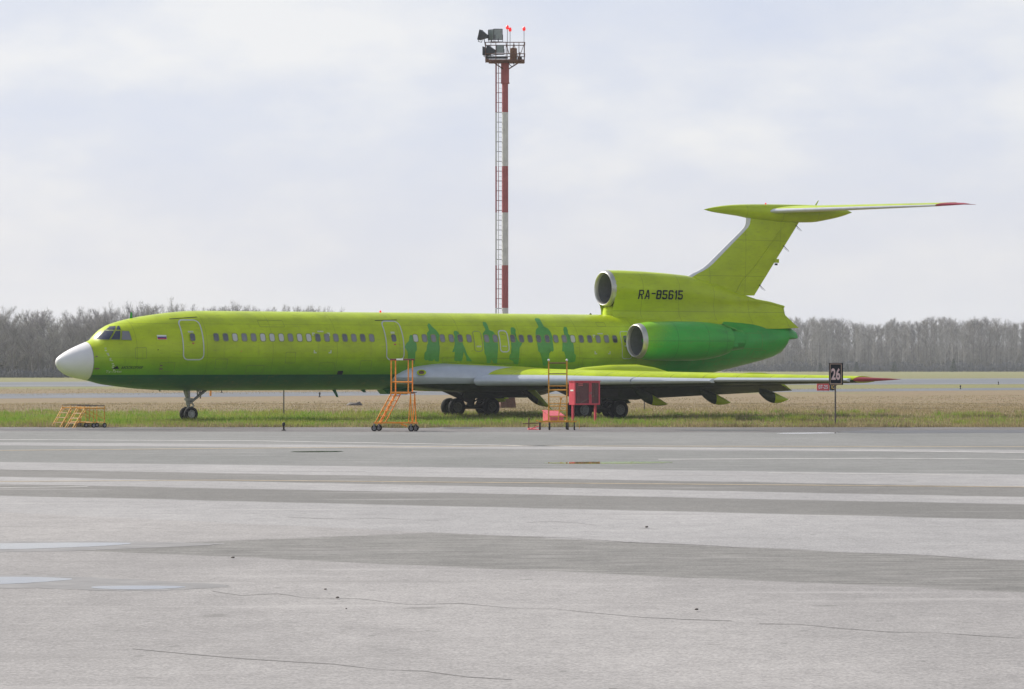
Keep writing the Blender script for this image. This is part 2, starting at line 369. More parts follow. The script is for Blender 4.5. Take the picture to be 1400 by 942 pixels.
strip('painted_line',[(-100,601),(350,603),(900,613),(1600,622)],.55,.0125,M_LINEW)
strip('painted_line',[(900,628.5),(1200,627),(1600,630)],.45,.0125,M_LINEW)
strip('painted_line',[(-200,660),(300,657),(700,660.5),(1600,668)],.30,.0125,M_LINEY)
strip('painted_line',[(-100,669),(120,666)],.25,.0125,M_LINEW)
strip('painted_line',[(0,643),(500,645)],.15,.0125,M_LINEW)
strip('painted_line',[(1050,647),(1300,649.5)],.3,.0125,M_LINEW)
strip('pavement_crack',[(290,810),(420,818),(560,825),(700,832),(1000,850)],.055,.011,M_CRACK,.12)
strip('pavement_crack',[(230,893),(180,889),(330,901),(520,915),(700,931),(900,946)],.035,.011,M_CRACK,.05)
strip('pavement_crack',[(980,848),(1150,860),(1400,874)],.04,.011,M_CRACK,.10)
strip('pavement_crack',[(390,708),(560,711),(760,715),(900,724)],.06,.0125,M_CRACK,.15)
strip('pavement_crack',[(700,734),(980,747),(1180,756),(1400,768)],.06,.0125,M_CRACK,.10)
def smoothpoly(P,it=2,k=.13):
    for _ in range(it):
        Q=[]
        for a,b in zip(P,P[1:]+P[:1]): Q+= [(a[0]*(1-k)+b[0]*k,a[1]*(1-k)+b[1]*k),(a[0]*k+b[0]*(1-k),a[1]*k+b[1]*(1-k))]
        P=Q
    return P
def blob(name,pix,z,m,jit=.06,kind='structure'):
    P=smoothpoly([gp(*q) for q in pix],3,.25); o=[]
    for a,b in zip(P,P[1:]+P[:1]):
        n=max(1,int(math.dist(a,b)/.3))
        for i in range(n): t=i/n; o.append((a[0]+(b[0]-a[0])*t+random.uniform(-jit,jit),a[1]+(b[1]-a[1])*t+random.uniform(-jit,jit)))
    return sheet(name,o,z,m,kind)
M_HALO=mat('damp_concrete',(.20,.193,.19),.6,var=.25,scale=2)
blob('damp_patch',[(-250,742),(60,741),(250,742),(330,744),(200,750),(90,754),(-40,756),(-250,757)],.0105,M_HALO,.09)
blob('damp_patch',[(-250,786),(0,787),(100,788.5),(260,798),(330,801),(270,806.5),(160,810),(60,804),(-250,807)],.0105,M_HALO,.06)
blob('puddle',[(-250,744),(0,744),(100,742.5),(197,743),(150,747),(60,751),(-40,753),(-250,753)],.0125,M_PUD,.03)
blob('puddle',[(-250,789),(0,789.5),(70,790),(112,793),(40,798),(0,800),(-250,803)],.0125,M_PUD,.02)
blob('puddle',[(112,803),(180,801.5),(262,802.5),(240,806),(150,807.5)],.0125,M_PUD,.02)
blob('puddle',[(735,632.5),(900,631),(930,633),(860,634.5),(760,634.8)],.0125,M_PUD,.05)
blob('puddle',[(395,617.6),(470,616.8),(470,618.4),(400,618.8)],.0125,M_PUD,.05)
blob('puddle',[(520,583.4),(604,583),(604,585),(520,585.4)],.0085,M_PUD,.05)
blob('puddle',[(1060,592.3),(1140,591.4),(1150,592.8),(1065,593.6)],.0125,M_PUD,.05)
blob('damp_patch',[(604,584.5),(640,583.6),(662,585),(640,586.5),(606,586.2)],.0085,M_WET)
blob('damp_patch',[(1130,590.5),(1200,588.5),(1420,588),(1600,590),(1600,593),(1400,592.2),(1180,593)],.0115,M_WET,.15)
blob('damp_patch',[(900,587.8),(1000,587.4),(1060,588.4),(990,590)],.0085,M_WET,.1)
blob('damp_patch',[(0,586.6),(160,586.4),(300,587.5),(120,588.6),(0,588)],.0085,M_WET,.2)
# far strips of pavement
def far_strip(name,a,b,z,m):   # a,b = ((X,Ynear),(X,Yfar)) at two places
    return sheet(name,[a[0],b[0],b[1],a[1]],z,m)
def lerpx(p,q,X): return (X,p[1]+(q[1]-p[1])*(X-p[0])/(q[0]-p[0]))
n0,n1_=gp(60,544.5),gp(1200,535); f0,f1=gp(60,538),gp(1200,531.3)
M_TAXI=M_RWY
sheet('taxiway',[lerpx(n0,n1_,-90),lerpx(n0,n1_,120),lerpx(f0,f1,120),lerpx(f0,f1,-90)],.006,M_TAXI)
n0,n1_=gp(60,528.6),gp(1300,525.5); f0,f1=gp(60,522),gp(1300,517.5)
sheet('runway',[lerpx(n0,n1_,-260),lerpx(n0,n1_,420),lerpx(f0,f1,420),lerpx(f0,f1,-260)],.006,M_RWY)
a0,a1=gp(60,527.4),gp(1300,524.6)
A0=lerpx(a0,a1,-260); A1=lerpx(a0,a1,420)
sheet('painted_line',[A0,A1,(A1[0],A1[1]+1.6),(A0[0],A0[1]+1.6)],.012,M_LINEW)
a0,a1=gp(60,522.6),gp(1300,518.0); A0=lerpx(a0,a1,-260); A1=lerpx(a0,a1,420)
sheet('painted_line',[A0,A1,(A1[0],A1[1]+1.8),(A0[0],A0[1]+1.8)],.012,M_LINEW)

# grass blades and tufts: nobody could count them
def grass_mesh(name,n,x0,x1,y0,y1,h0,h1,wd,seed,mt,bunch=1.0,keep=None):
    r=np.random.default_rng(seed)
    x=r.uniform(x0,x1,n); y=y0+(y1-y0)*r.uniform(0,1,n)**bunch
    if keep is not None:
        k=keep(x,y,r); x=x[k]; y=y[k]; n=len(x)
    h=r.uniform(h0,h1,n)*np.clip(1.25-(y-150)/60,.4,1)*(0.6+.8*(np.sin(x*.9+np.sin(y*.7)*2)*.5+.5)); t=r.uniform(0,2*np.pi,n); lean=r.uniform(-.5,.5,(n,2))*h[:,None]
    v=np.zeros((n,3,3)); dx=np.cos(t)*wd*r.uniform(.6,1.4,n)/2; dy=np.sin(t)*wd/2
    v[:,0]=np.stack([x-dx,y-dy,np.zeros(n)],1); v[:,1]=np.stack([x+dx,y+dy,np.zeros(n)],1); v[:,2]=np.stack([x+lean[:,0],y+lean[:,1],h],1)
    me=bpy.data.meshes.new(name); me.vertices.add(3*n); me.vertices.foreach_set('co',v.reshape(-1))
    me.loops.add(3*n); me.loops.foreach_set('vertex_index',np.arange(3*n,dtype=np.int32))
    me.polygons.add(n); me.polygons.foreach_set('loop_start',np.arange(0,3*n,3,dtype=np.int32)); me.polygons.foreach_set('loop_total',np.full(n,3,dtype=np.int32))
    me.materials.append(mt); me.update(calc_edges=True); me.validate()
    o=bpy.data.objects.new(name,me); COL.objects.link(o); return tag(o,kind='stuff')
def tuft_mesh():
    r=np.random.default_rng(9); n=480; cx=-44+78*r.uniform(0,1,n)**1.35; cy=134.8+r.uniform(0,1,n)**1.3*42; k=70; N_=n*k
    x=np.repeat(cx,k)+r.normal(0,.20,N_)*np.repeat(r.uniform(.5,2.2,n),k); y=np.repeat(cy,k)+r.normal(0,.15,N_); h=r.uniform(.10,.34,N_)*np.repeat(r.uniform(.6,1.1,n),k)
    a=r.uniform(0,6.28,N_); lean=r.normal(0,.3,(N_,2))*h[:,None]; dx=np.cos(a)*.014; dy=np.sin(a)*.014
    v=np.stack([np.stack([x-dx,y-dy,0*x],1),np.stack([x+dx,y+dy,0*x],1),np.stack([x+lean[:,0],y+lean[:,1],h],1)],1)
    return v.reshape(-1,3)
def grassmat(name,a,b,c3):
    g=G_(name,.8,0); f=g.noise(9,2,None,.5); q=g.noise(.35,5,(1,.7,1))
    c=g.mix(g.ramp(f,.35,.65),a,b); c=g.mix(g.ramp(q,.42,.60),c,c3); 
    g.out(c); tl=N(g.t,'ShaderNodeBsdfTranslucent'); ms_=N(g.t,'ShaderNodeMixShader'); ms_.inputs[0].default_value=.42
    g.l(c,tl.inputs[0]); g.l(g.b.outputs[0],ms_.inputs[1]); g.l(tl.outputs[0],ms_.inputs[2]); g.l(ms_.outputs[0],g.t.nodes['Material Output'].inputs[0]); return g.m
M_GG=grassmat('fresh_grass_blades',(.12,.23,.020),(.22,.34,.035),(.27,.29,.060))
M_GS=grassmat('straw_grass_blades',(.27,.215,.11),(.37,.305,.165),(.215,.175,.09))
lf=lambda x: np.clip(.72-(x+4)/26,.10,1)
tag(grass_mesh('green_grass',230000,-46,46,134.6,178,.07,.22,.030,1,M_GG,1.1,lambda x,y,r:r.uniform(0,1,len(x))<lf(x)*np.clip((182-y)/34,.12,1)),'short fresh green grass between the apron and the taxiway','grass')
tag(grass_mesh('dry_grass',230000,-50,50,134.2,215,.06,.20,.030,2,M_GS,1.25,lambda x,y,r:r.uniform(0,1,len(x))<np.clip(1.15-lf(x)*.8+(y-165)/90,.2,1)),'dry straw coloured grass across the airfield','grass')
tag(grass_mesh('dry_grass_verge',26000,-50,50,134.0,136.2,.08,.24,.03,3,M_GS,1.0),'pale straw fringe along the apron edge','grass')
tag(grass_mesh('far_dry_grass',90000,-75,95,205,345,.03,.10,.09,4,M_GS,1.0,lambda x,y,r:(y<240+x*.75)|(y>300+.8*x)&(y<340)),'sparse dry grass farther out by the taxiway','grass')

# ---------------------------------------------------------------- the aircraft (local x = metres aft of the nose, y = away from the camera side, z up)
ST=[(0,2.775,2.765,.006),(.02,2.87,2.67,.10),(.07,2.96,2.57,.20),(.2,3.08,2.40,.35),(.57,3.31,2.16,.60),(1.0,3.52,2.04,.79),(1.5,3.72,1.94,.97),(1.8,3.86,1.87,1.07),
(2.0,4.08,1.81,1.13),(2.28,4.33,1.75,1.22),(2.68,4.55,1.69,1.36),(3.15,4.70,1.63,1.48),(3.78,4.85,1.56,1.62),(4.89,5.03,1.48,1.77),(6.09,5.17,1.44,1.87),(6.9,5.22,1.43,1.9),(8,5.23,1.43,1.9),
(20,5.23,1.43,1.9),(30,5.22,1.42,1.9),(32,5.22,1.46,1.9),(33.5,5.2,1.62,1.85),(35,5.18,1.88,1.76),(37,5.12,2.31,1.58),(38.8,5.03,2.68,1.30),(40.3,4.93,3.03,1.08),(40.75,4.90,3.22,1.0),(40.95,4.88,3.45,.95)]
def interp(T,a,k):
    if a<=T[0][0]: return T[0][k]
    if a>=T[-1][0]: return T[-1][k]
    i=min(max(j for j in range(len(T)) if T[j][0]<=a),len(T)-2)
    x0,x1=T[i][0],T[i+1][0]; y0,y1=T[i][k],T[i+1][k]; h=x1-x0; d=(y1-y0)/h
    def sl(j):
        if j<=0 or j>=len(T)-1: return d
        p=(T[j][k]-T[j-1][k])/(T[j][0]-T[j-1][0]); q=(T[j+1][k]-T[j][k])/(T[j+1][0]-T[j][0])
        return 0 if p*q<=0 else 2*p*q/(p+q)
    m0,m1=sl(i),sl(i+1); t=(a-x0)/h
    return (2*t**3-3*t*t+1)*y0+(t**3-2*t*t+t)*h*m0+(-2*t**3+3*t*t)*y1+(t**3-t*t)*h*m1
def surf(a,z):
    t,b,w_=(interp(ST,a,k) for k in (1,2,3)); zc=(t+b)/2; h=(t-b)/2
    u=max(-1,min(1,(z-zc)/h)); return w_*math.sqrt(1-u*u)
YAW=R(30.5); NOSE=(-21.15,145.76)
jet=empty('airliner',(NOSE[0],NOSE[1],0),YAW,'lime green three engined T-tail airliner parked on the grass beyond the apron','airliner')
def fus_ring(a,n=72):
    t,b,w_=(interp(ST,a,k) for k in (1,2,3)); zc=(t+b)/2; h=(t-b)/2
    return [(a,w_*math.sin(2*math.pi*i/n),zc+h*math.cos(2*math.pi*i/n)) for i in range(n)]
st=[0,.02,.045,.07,.12,.2,.32,.45,.57,.75,1.0,1.25,1.5]
MB().rings([fus_ring(a) for a in st],cap0=True,cap1=True).build('radome',M_RAD,jet,True)
st=[1.5,1.65,1.8,1.9,2.0,2.1,2.2,2.28,2.4,2.55,2.68,2.9,3.15,3.45,3.78,4.3,4.89,5.5,6.09,6.5,6.9,8]+[9+i for i in range(24)]+[32.7,33.5,34.2,35,36,37,38,38.8,39.6,40.3,40.75,40.95]
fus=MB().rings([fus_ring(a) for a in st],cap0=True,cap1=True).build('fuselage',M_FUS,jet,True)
# seam ring between radome and hull
MB().rings([[(a,y*k,2.83+(z-2.83)*k) for _,y,z in fus_ring(1.5)] for a,k in ((1.485,1.0),(1.49,1.006),(1.51,1.006),(1.515,1.0))]).build('radome_seal',M_STEEL,jet)

def wrap(bm,f=surf,side=1,step=.12,eps=.008):
    xs=[v.co.x for v in bm.verts]; zs=[v.co.z for v in bm.verts]
    for ax,lo,hi,sp in ((2,min(zs),max(zs),step),(0,min(xs),max(xs),step*3)):
        k=math.ceil(lo/sp)*sp
        while k<hi:
            if k>lo+1e-4:
                co=Vector((k,0,0)) if ax==0 else Vector((0,0,k)); no=Vector((1,0,0)) if ax==0 else Vector((0,0,1))
                bmesh.ops.bisect_plane(bm,geom=bm.verts[:]+bm.edges[:]+bm.faces[:],plane_co=co,plane_no=no,dist=1e-5)
            k+=sp
    for v in bm.verts: v.co.y=-side*(f(v.co.x,v.co.z)+eps)
    bm.normal_update()
    for q in bm.faces:
        if q.normal.y*side>0: q.normal_flip()
def decal(name,pts,m,parent=jet,f=surf,side=1,eps=.008,holes=None,step=.12):
    bm=bmesh.new()
    vs=[bm.verts.new((a,0,z)) for a,z in pts]
    if holes:   # ring: pts outer, holes inner with the same count
        iv=[bm.verts.new((a,0,z)) for a,z in holes]; n=len(vs)
        for i in range(n): bm.faces.new((vs[i],vs[(i+1)%n],iv[(i+1)%n],iv[i]))
    else:
        q=bm.faces.new(vs); bmesh.ops.triangulate(bm,faces=[q])
    wrap(bm,f,side,step,eps)
    me=bpy.data.meshes.new(name); bm.to_mesh(me); bm.free(); me.materials.append(m)
    o=bpy.data.objects.new(name,me); COL.objects.link(o); o.parent=parent; return o
def rrect(a0,a1,z0,z1,r,n=5):
    o=[]
    for cx,cz,t0 in ((a1-r,z1-r,0),(a0+r,z1-r,90),(a0+r,z0+r,180),(a1-r,z0+r,270)):
        for i in range(n): t=R(t0+90*i/(n-1)); o.append((cx+r*math.cos(t),cz+r*math.sin(t)))
    return o
FIGS=dict(
A=[(17.75,4.11),(17.87,4.11),(17.91,4.0),(17.87,3.87),(17.98,3.82),(18.04,3.7),(18.05,3.45),(18.03,3.33),(17.95,3.33),(17.97,2.96),(17.99,2.69),(17.91,2.67),(17.84,2.84),(17.74,2.87),(17.66,2.72),(17.68,2.44),(17.56,2.44),(17.55,2.69),(17.57,2.96),(17.53,3.3),(17.37,3.51),(17.46,3.68),(17.64,3.82),(17.69,4.0)],
B=[(18.99,4.69),(19.08,4.67),(19.12,4.53),(19.27,4.38),(19.36,4.24),(19.4,4.07),(19.33,3.99),(19.27,3.98),(19.33,3.52),(19.27,3.33),(19.31,2.81),(19.08,2.84),(19.04,2.97),(18.97,2.84),(18.74,2.84),(18.7,2.9),(18.55,2.87),(18.47,2.95),(18.47,3.24),(18.57,3.33),(18.61,3.58),(18.69,3.76),(18.7,4.07),(18.72,4.22),(18.91,4.35),(18.88,4.58)],
C=[(20.27,4.32),(20.45,4.33),(20.52,4.23),(20.55,4.12),(20.63,3.95),(20.63,3.71),(20.75,3.46),(20.86,3.18),(20.98,3.03),(21.17,2.86),(21.16,2.83),(20.86,2.84),(20.82,3.03),(20.68,3.27),(20.6,3.52),(20.63,3.21),(20.61,2.84),(20.43,2.84),(20.38,2.97),(20.34,2.84),(20.18,2.86),(20.16,3.09),(20.18,3.34),(20.08,3.27),(20.02,3.3),(20.12,3.49),(20.19,3.7),(20.18,3.92),(20.25,4.08),(20.22,4.2)],
D=[(22.13,4.79),(22.3,4.77),(22.32,4.61),(22.26,4.4),(22.5,4.3),(22.6,4.12),(22.64,3.77),(22.64,3.5),(22.6,3.15),(22.62,2.72),(22.44,2.72),(22.28,2.92),(22.24,3.1),(22.25,2.74),(22.04,2.74),(21.95,3.08),(21.85,3.23),(21.82,3.66),(21.86,4.04),(21.86,4.2),(22.03,4.34),(22.13,4.45),(22.06,4.63)],
E=[(23.6,4.52),(23.78,4.52),(23.84,4.39),(23.73,4.21),(23.67,4.09),(23.79,3.92),(23.88,3.78),(23.99,3.9),(24.09,3.82),(24.0,3.66),(23.86,3.51),(23.84,3.08),(23.85,2.67),(23.6,2.69),(23.53,2.84),(23.29,2.92),(23.29,3.16),(23.42,3.23),(23.43,3.58),(23.39,3.82),(23.47,4.09),(23.52,4.36)],
F=[(25.36,5.0),(25.58,4.99),(25.56,4.79),(25.49,4.57),(25.73,4.49),(25.83,4.3),(25.85,3.98),(25.82,3.79),(25.85,3.39),(25.78,3.3),(25.69,3.35),(25.62,3.63),(25.58,3.16),(25.55,2.61),(25.3,2.61),(25.19,2.92),(25.08,3.16),(25.08,3.47),(25.03,3.26),(24.94,3.35),(24.9,3.78),(24.9,4.17),(25.0,4.41),(25.26,4.57),(25.27,4.73),(25.25,4.91)],
G=[(26.71,4.56),(26.87,4.56),(26.87,4.38),(26.81,4.22),(26.93,4.12),(27.02,3.79),(27.04,3.24),(27.16,3.14),(27.14,2.81),(26.89,2.77),(26.63,2.79),(26.52,3.16),(26.45,3.32),(26.33,3.32),(26.38,3.67),(26.42,4.02),(26.6,4.18),(26.61,4.4)])
for P in FIGS.values(): decal('painted_figure',smoothpoly(P,1),M_FIG,eps=.006)
# cabin windows
wa=[7.34+.4865*k for k in range(18)]+[18.03+.5*k for k in range(24)]
wkind=[0,0,2,1,1,2,2,2,1,2,2,0,1,1,0,1,0,1]+[2,1,1,1,1,0,1,0,1,1,0,0,0,0,0,0,1,1,2,0,0,1,1,0]
fr=decal('cabin_window',rrect(-.155,.155,3.755,4.165,.10),M_FRAME,f=lambda a,z:surf(12,z),eps=.012,step=.09,holes=rrect(-.122,.122,3.785,4.135,.09))
pn=[]
for k in range(3):
    p=decal('pane',rrect(-.128,.128,3.780,4.140,.09),M_PANE[k],f=lambda a,z:surf(12,z),eps=.010,step=.09); pn.append(p.data); bpy.data.objects.remove(p)
vis=[]
for a,k in zip(wa,wkind):
    o=fr.copy(); COL.objects.link(o); o.parent=jet; o.location=(a,0,0)
    inst('pane',pn[k],o)
    vis.append(o)
bpy.data.objects.remove(fr)
def door(name,a0,a1,z0,z1,r,wa_,th=.055,kind=0,fm=M_DOORF,tiltb=0):
    p=decal(name,rrect(a0,a1,z0,z1,r),M_FUS,eps=.014)
    decal('door_outline',rrect(a0-th,a1+th,z0-th,z1+th,r+th),fm,p,eps=.022,holes=rrect(a0,a1,z0,z1,r))
    if wa_ is not None: inst('door_window',pn[kind],p,(wa_,-.016,0))
    return p
d=door('passenger_door',5.66,6.62,2.93,4.74,.20,6.12)
decal('handle_marking',rrect(5.95,6.22,4.17,4.25,.02,3),M_PALE,d,eps=.026); decal('drip_rail',[(5.3,4.80),(6.7,4.90),(6.7,4.93),(5.3,4.83)],M_INK,jet,eps=.02)
decal('latch_marking',rrect(6.08,6.18,3.64,3.70,.02,3),M_FRED,d,eps=.026)
d=door('passenger_door',16.40,17.30,2.93,4.76,.20,16.82)
decal('handle_marking',rrect(16.70,16.92,4.17,4.27,.02,3),M_PALE,d,eps=.026); decal('drip_rail',[(16.1,4.80),(17.35,4.84),(17.35,4.87),(16.1,4.83)],M_INK,jet,eps=.02)
decal('latch_marking',rrect(16.78,16.90,3.62,3.68,.02,3),M_FRED,d,eps=.026)
M_THIN=mat('door_seam',(.20,.24,.10),.5)
d=door('emergency_exit',21.31,21.73,3.34,4.30,.12,None,.03,fm=M_THIN); decal('exit_lettering',rrect(21.40,21.66,3.53,3.60,.01,3),M_PALE,d,eps=.026)
d=door('emergency_exit',22.79,23.22,3.33,4.32,.12,None,.06); decal('exit_lettering',rrect(22.88,23.12,3.55,3.60,.01,3),M_PALE,d,eps=.026)
d=door('service_door',29.92,30.46,2.98,4.33,.13,30.17,.035)
decal('exit_lettering',rrect(30.05,30.30,3.58,3.64,.01,3),M_PALE,d,eps=.026)
for a0,a1,z0,z1 in ((12.42,13.37,3.21,4.20),(28.25,29.20,3.19,4.17)):
    for a,z,sa,sz in ((a0,z1,1,-1),(a1,z1,-1,-1),(a0,z0,1,1),(a1,z0,-1,1)):
        P=[(a,z),(a+sa*.15,z),(a+sa*.15,z+sz*.06),(a+sa*.06,z+sz*.06),(a+sa*.06,z+sz*.15),(a,z+sz*.15)]
        decal('cut_here_mark',P if sa*sz>0 else P[::-1],M_PALE,jet,eps=.012)
    decal('rescue_lettering',rrect((a0+a1)/2-.16,(a0+a1)/2+.16,z1+.03,z1+.09,.01,3),M_PALE,jet,eps=.012)
# cockpit glazing on both sides
PAN=[[(1.85,3.86),(2.27,4.26),(2.57,4.25),(2.25,3.84)],[(2.33,4.30),(2.55,4.45),(2.75,4.47),(2.61,4.29)],[(2.33,3.85),(2.64,4.24),(2.82,4.24),(2.69,3.84)],[(2.69,4.30),(2.82,4.47),(2.9,4.48),(2.86,4.3)],[(2.77,3.84),(2.9,4.23),(3.18,4.22),(3.2,3.82)]]
for s_ in (1,-1):
    for i,P in enumerate(PAN):
        cx=sum(p[0] for p in P)/4; cz=sum(p[1] for p in P)/4
        ow=[(cx+(a-cx)*1.13,cz+(z-cz)*1.13) for a,z in P]
        q=decal('cockpit_window',ow,M_FRAME,side=s_,eps=.030,holes=P,step=.05)
        decal('pane',P,M_GLASS if i!=4 else M_PANE[1],q,side=s_,eps=.036,step=.05)
# flag, lettering and small marks
def deco(z0,z1,m): decal('flag_stripe',[(4.43,z0),(4.86,z0),(4.86,z1),(4.43,z1)],m,flag,eps=.016)
flag=decal('painted_flag',[(4.42,3.84),(4.87,3.84),(4.87,4.05),(4.42,4.05)],M_WHITE,eps=.010)
deco(3.98,4.04,M_WHITE); deco(3.915,3.98,M_BLUE); deco(3.85,3.915,M_FRED)
def text(name,s,a0,a1,z0,z1,m,f=surf,bold=0.0,shear=0,eps=.010,parent=jet,step=.08,space=1.0,flat=None):
    cu=bpy.data.curves.new(name,'FONT'); cu.body=s; cu.offset=bold; cu.shear=shear; cu.space_character=space; cu.resolution_u=4
    t=bpy.data.objects.new(name,cu); COL.objects.link(t); dg=bpy.context.evaluated_depsgraph_get()
    me=bpy.data.meshes.new_from_object(t.evaluated_get(dg)); bpy.data.objects.remove(t)
    co=[v.co.copy() for v in me.vertices]; x0=min(c.x for c in co); x1=max(c.x for c in co); y0=min(c.y for c in co); y1=max(c.y for c in co)
    for v in me.vertices: v.co=Vector((a0+(v.co.x-x0)/(x1-x0)*(a1-a0),0,z0+(v.co.y-y0)/(y1-y0)*(z1-z0)))
    if flat is None:
        bm=bmesh.new(); bm.from_mesh(me); wrap(bm,f,1,step,eps); bm.to_mesh(me); bm.free()
    else:
        for v in me.vertices: v.co.y=flat
    me.materials.clear(); me.materials.append(m)
    o=bpy.data.objects.new(name,me); COL.objects.link(o); o.parent=parent; return o
text('airline_lettering','МОСКОВИЯ',2.74,3.75,2.465,2.60,M_INK,bold=.015,shear=.45)
decal('airline_emblem',[(2.34,2.47),(2.52,2.50),(2.55,2.62),(2.58,2.50),(2.66,2.47)],M_INK,eps=.010)
text('type_lettering','Ту-154м',2.09,2.78,2.27,2.40,M_PALE,bold=.015)
for i in range(14):
    t=i/13; a=1.98+.42*t+random.uniform(-.03,.03); z=3.42-1.0*t+random.uniform(-.04,.04)
    decal('chipped_nose_lettering',rrect(a,a+random.uniform(.05,.11),z,z+random.uniform(.03,.06),.008,3),M_PALE,eps=.009)
for a,z,sa,sz,m in ((4.40,3.36,.04,.05,M_INK),(4.62,2.47,.15,.06,M_RUST),(4.60,2.62,.13,.05,M_RUST),(1.66,2.48,.22,.06,M_RUST),(1.62,3.05,.10,.05,M_RUST),(14.0,2.28,.30,.18,M_INK),(8.6,3.30,.06,.05,M_OCHRE),(5.8,3.38,.05,.06,M_OCHRE),(31.6,4.3,.05,.06,M_OCHRE)):
    decal('skin_fitting',rrect(a-sa/2,a+sa/2,z-sz/2,z+sz/2,min(sa,sz)*.2,3),m,jet,eps=.012)

M_SEAM=mat('panel_gap',(.13,.16,.02),.7)
for a,z,sa,sz in ((3.6,3.2,.5,.5),(4.9,2.55,.7,.4),(7.6,2.7,.6,.45),(9.4,2.45,.9,.35),(11.2,3.0,.5,.5),(13.2,2.55,.8,.4),(15.3,2.6,.6,.5),(10.4,4.62,1.3,.30),(19.9,2.9,.8,.25),(23.1,2.85,1.6,.22),(27.9,2.75,.6,.4),(33.6,4.5,.7,.4),(35.6,3.1,1.2,.5),(38.2,3.9,1.6,.8),(38.9,3.2,.9,.4),(36.4,2.75,1.0,.3),(29.0,4.7,.5,.2)):
    decal('access_panel',rrect(a-sa/2-.014,a+sa/2+.014,z-sz/2-.014,z+sz/2+.014,.05,3),M_SEAM,eps=.007,holes=rrect(a-sa/2,a+sa/2,z-sz/2,z+sz/2,.045,3))
# antennas and belly fittings
def blade(name,a,z,h,c,sweep,l=0,m=M_LIME,th=.03):
    MB().rings([[(a,-l,z),(a+c*.3,-l-th,z),(a+c,-l,z),(a+c*.3,-l+th,z)],[(a+sweep,-l,z+h),(a+sweep+c*.15,-l-th*.5,z+h),(a+sweep+c*.5,-l,z+h),(a+sweep+c*.15,-l+th*.5,z+h)]],cap0=True,cap1=True).build(name,m,jet)
blade('antenna',3.70,4.80,.33,.16,.06,m=M_GREEN); blade('antenna',14.35,1.50,-.42,.22,.28,m=M_DG); blade('antenna',15.9,1.45,-.14,.3,.2,m=M_DG); blade('antenna',5.2,1.48,-.08,.1,.04,m=M_DG)
MB().lathe([(0,.05),(.05,.05),(.09,.03),(.1,.0)],'z',(17.05,0,5.23),10).build('beacon',M_BEAC,jet)
MB().lathe([(0,.08),(.06,.05),(.1,.0)],'z',(29.2,0,5.2),10).build('beacon',M_INK,jet)
MB().rings([[(a,y*k,z) for y,z in ((-.5,1.5),(-.42,1.5-d_),(.42,1.5-d_),(.5,1.5))] for a,d_,k in ((17.0,.05,.8),(17.25,.28,1),(18.3,.30,1),(18.8,.05,.8))],cap0=True,cap1=True).build('belly_fairing',M_DG,jet)
# wing to body keel fairing
MB().rings([[(a,w_*math.sin(2*math.pi*i/24),2.02+h_*math.cos(2*math.pi*i/24)) for i in range(24)] for a,w_,h_ in ((18.0,1.3,.5),(19.2,1.85,.58),(22,2.05,.62),(27,2.05,.62),(29.5,1.8,.55),(31,1.2,.35))],cap0=True,cap1=True).build('keel_fairing',M_SHADE,jet,True)

# --- wings
AF=[(0,0,0)]; 
def airfoil(n=12):
    xs=[.5*(1-math.cos(math.pi*i/n)) for i in range(n+1)]
    y=lambda x:2.6*(.2969*math.sqrt(x)-.126*x-.3516*x*x+.2843*x**3-.1015*x**4)  # unit half thickness ~ .26*... scaled later
    m_=max(y(x) for x in xs)
    return [(x,y(x)/m_) for x in xs]
AFN=airfoil(24)
def wing_section(l,LE,TE,zle,up,dn,zte,x0=0,x1=1,side=1):
    """closed section between chord fractions x0..x1; up/dn = thickness above / below the chord line"""
    ch=TE-LE; pts=[]
    fr_=[x0]+[x for x,_ in AFN if x0<x<x1]+[x1]
    def yy(x):
        for (xa,ya),(xb,yb) in zip(AFN,AFN[1:]):
            if xa<=x<=xb: return ya+(yb-ya)*(x-xa)/(xb-xa)
        return 0
    top=[(LE+ch*x,-side*l,zle+(zte-zle)*x+up*yy(x)) for x in fr_]; bot=[(LE+ch*x,-side*l,zle+(zte-zle)*x-dn*yy(x)) for x in fr_]
    return top+bot[::-1]
LEf=lambda l:18.72+.765*l
TEf=lambda l:28.9+max(0,l-5.4)*.405
WS=[(1.2,16.9,29.0,2.05,.80,.62,1.75),(1.75,17.25,29.0,2.05,.78,.62,1.75),(2.0,17.75,28.95,2.05,.74,.62,1.75),(2.3,18.7,28.9,2.05,.70,.58,1.75),(2.7,20.2,28.9,2.02,.67,.52,1.75),(3.2,21.2,28.9,1.98,.64,.46,1.75)]
for l in (4,5.4,7,9,11,13,15,17,18.0): WS.append((l,LEf(l),TEf(l),1.94+(.02*(l-4)/14),.62-.44*((l-3)/15),.40-.26*((l-3)/15),1.72+.22*((l-3)/15)))
def wpar(l):
    for a,b in zip(WS,WS[1:]):
        if a[0]<=l<=b[0]:
            t=(l-a[0])/(b[0]-a[0]); return tuple(a[i]+(b[i]-a[i])*t for i in range(7))
    return WS[-1]
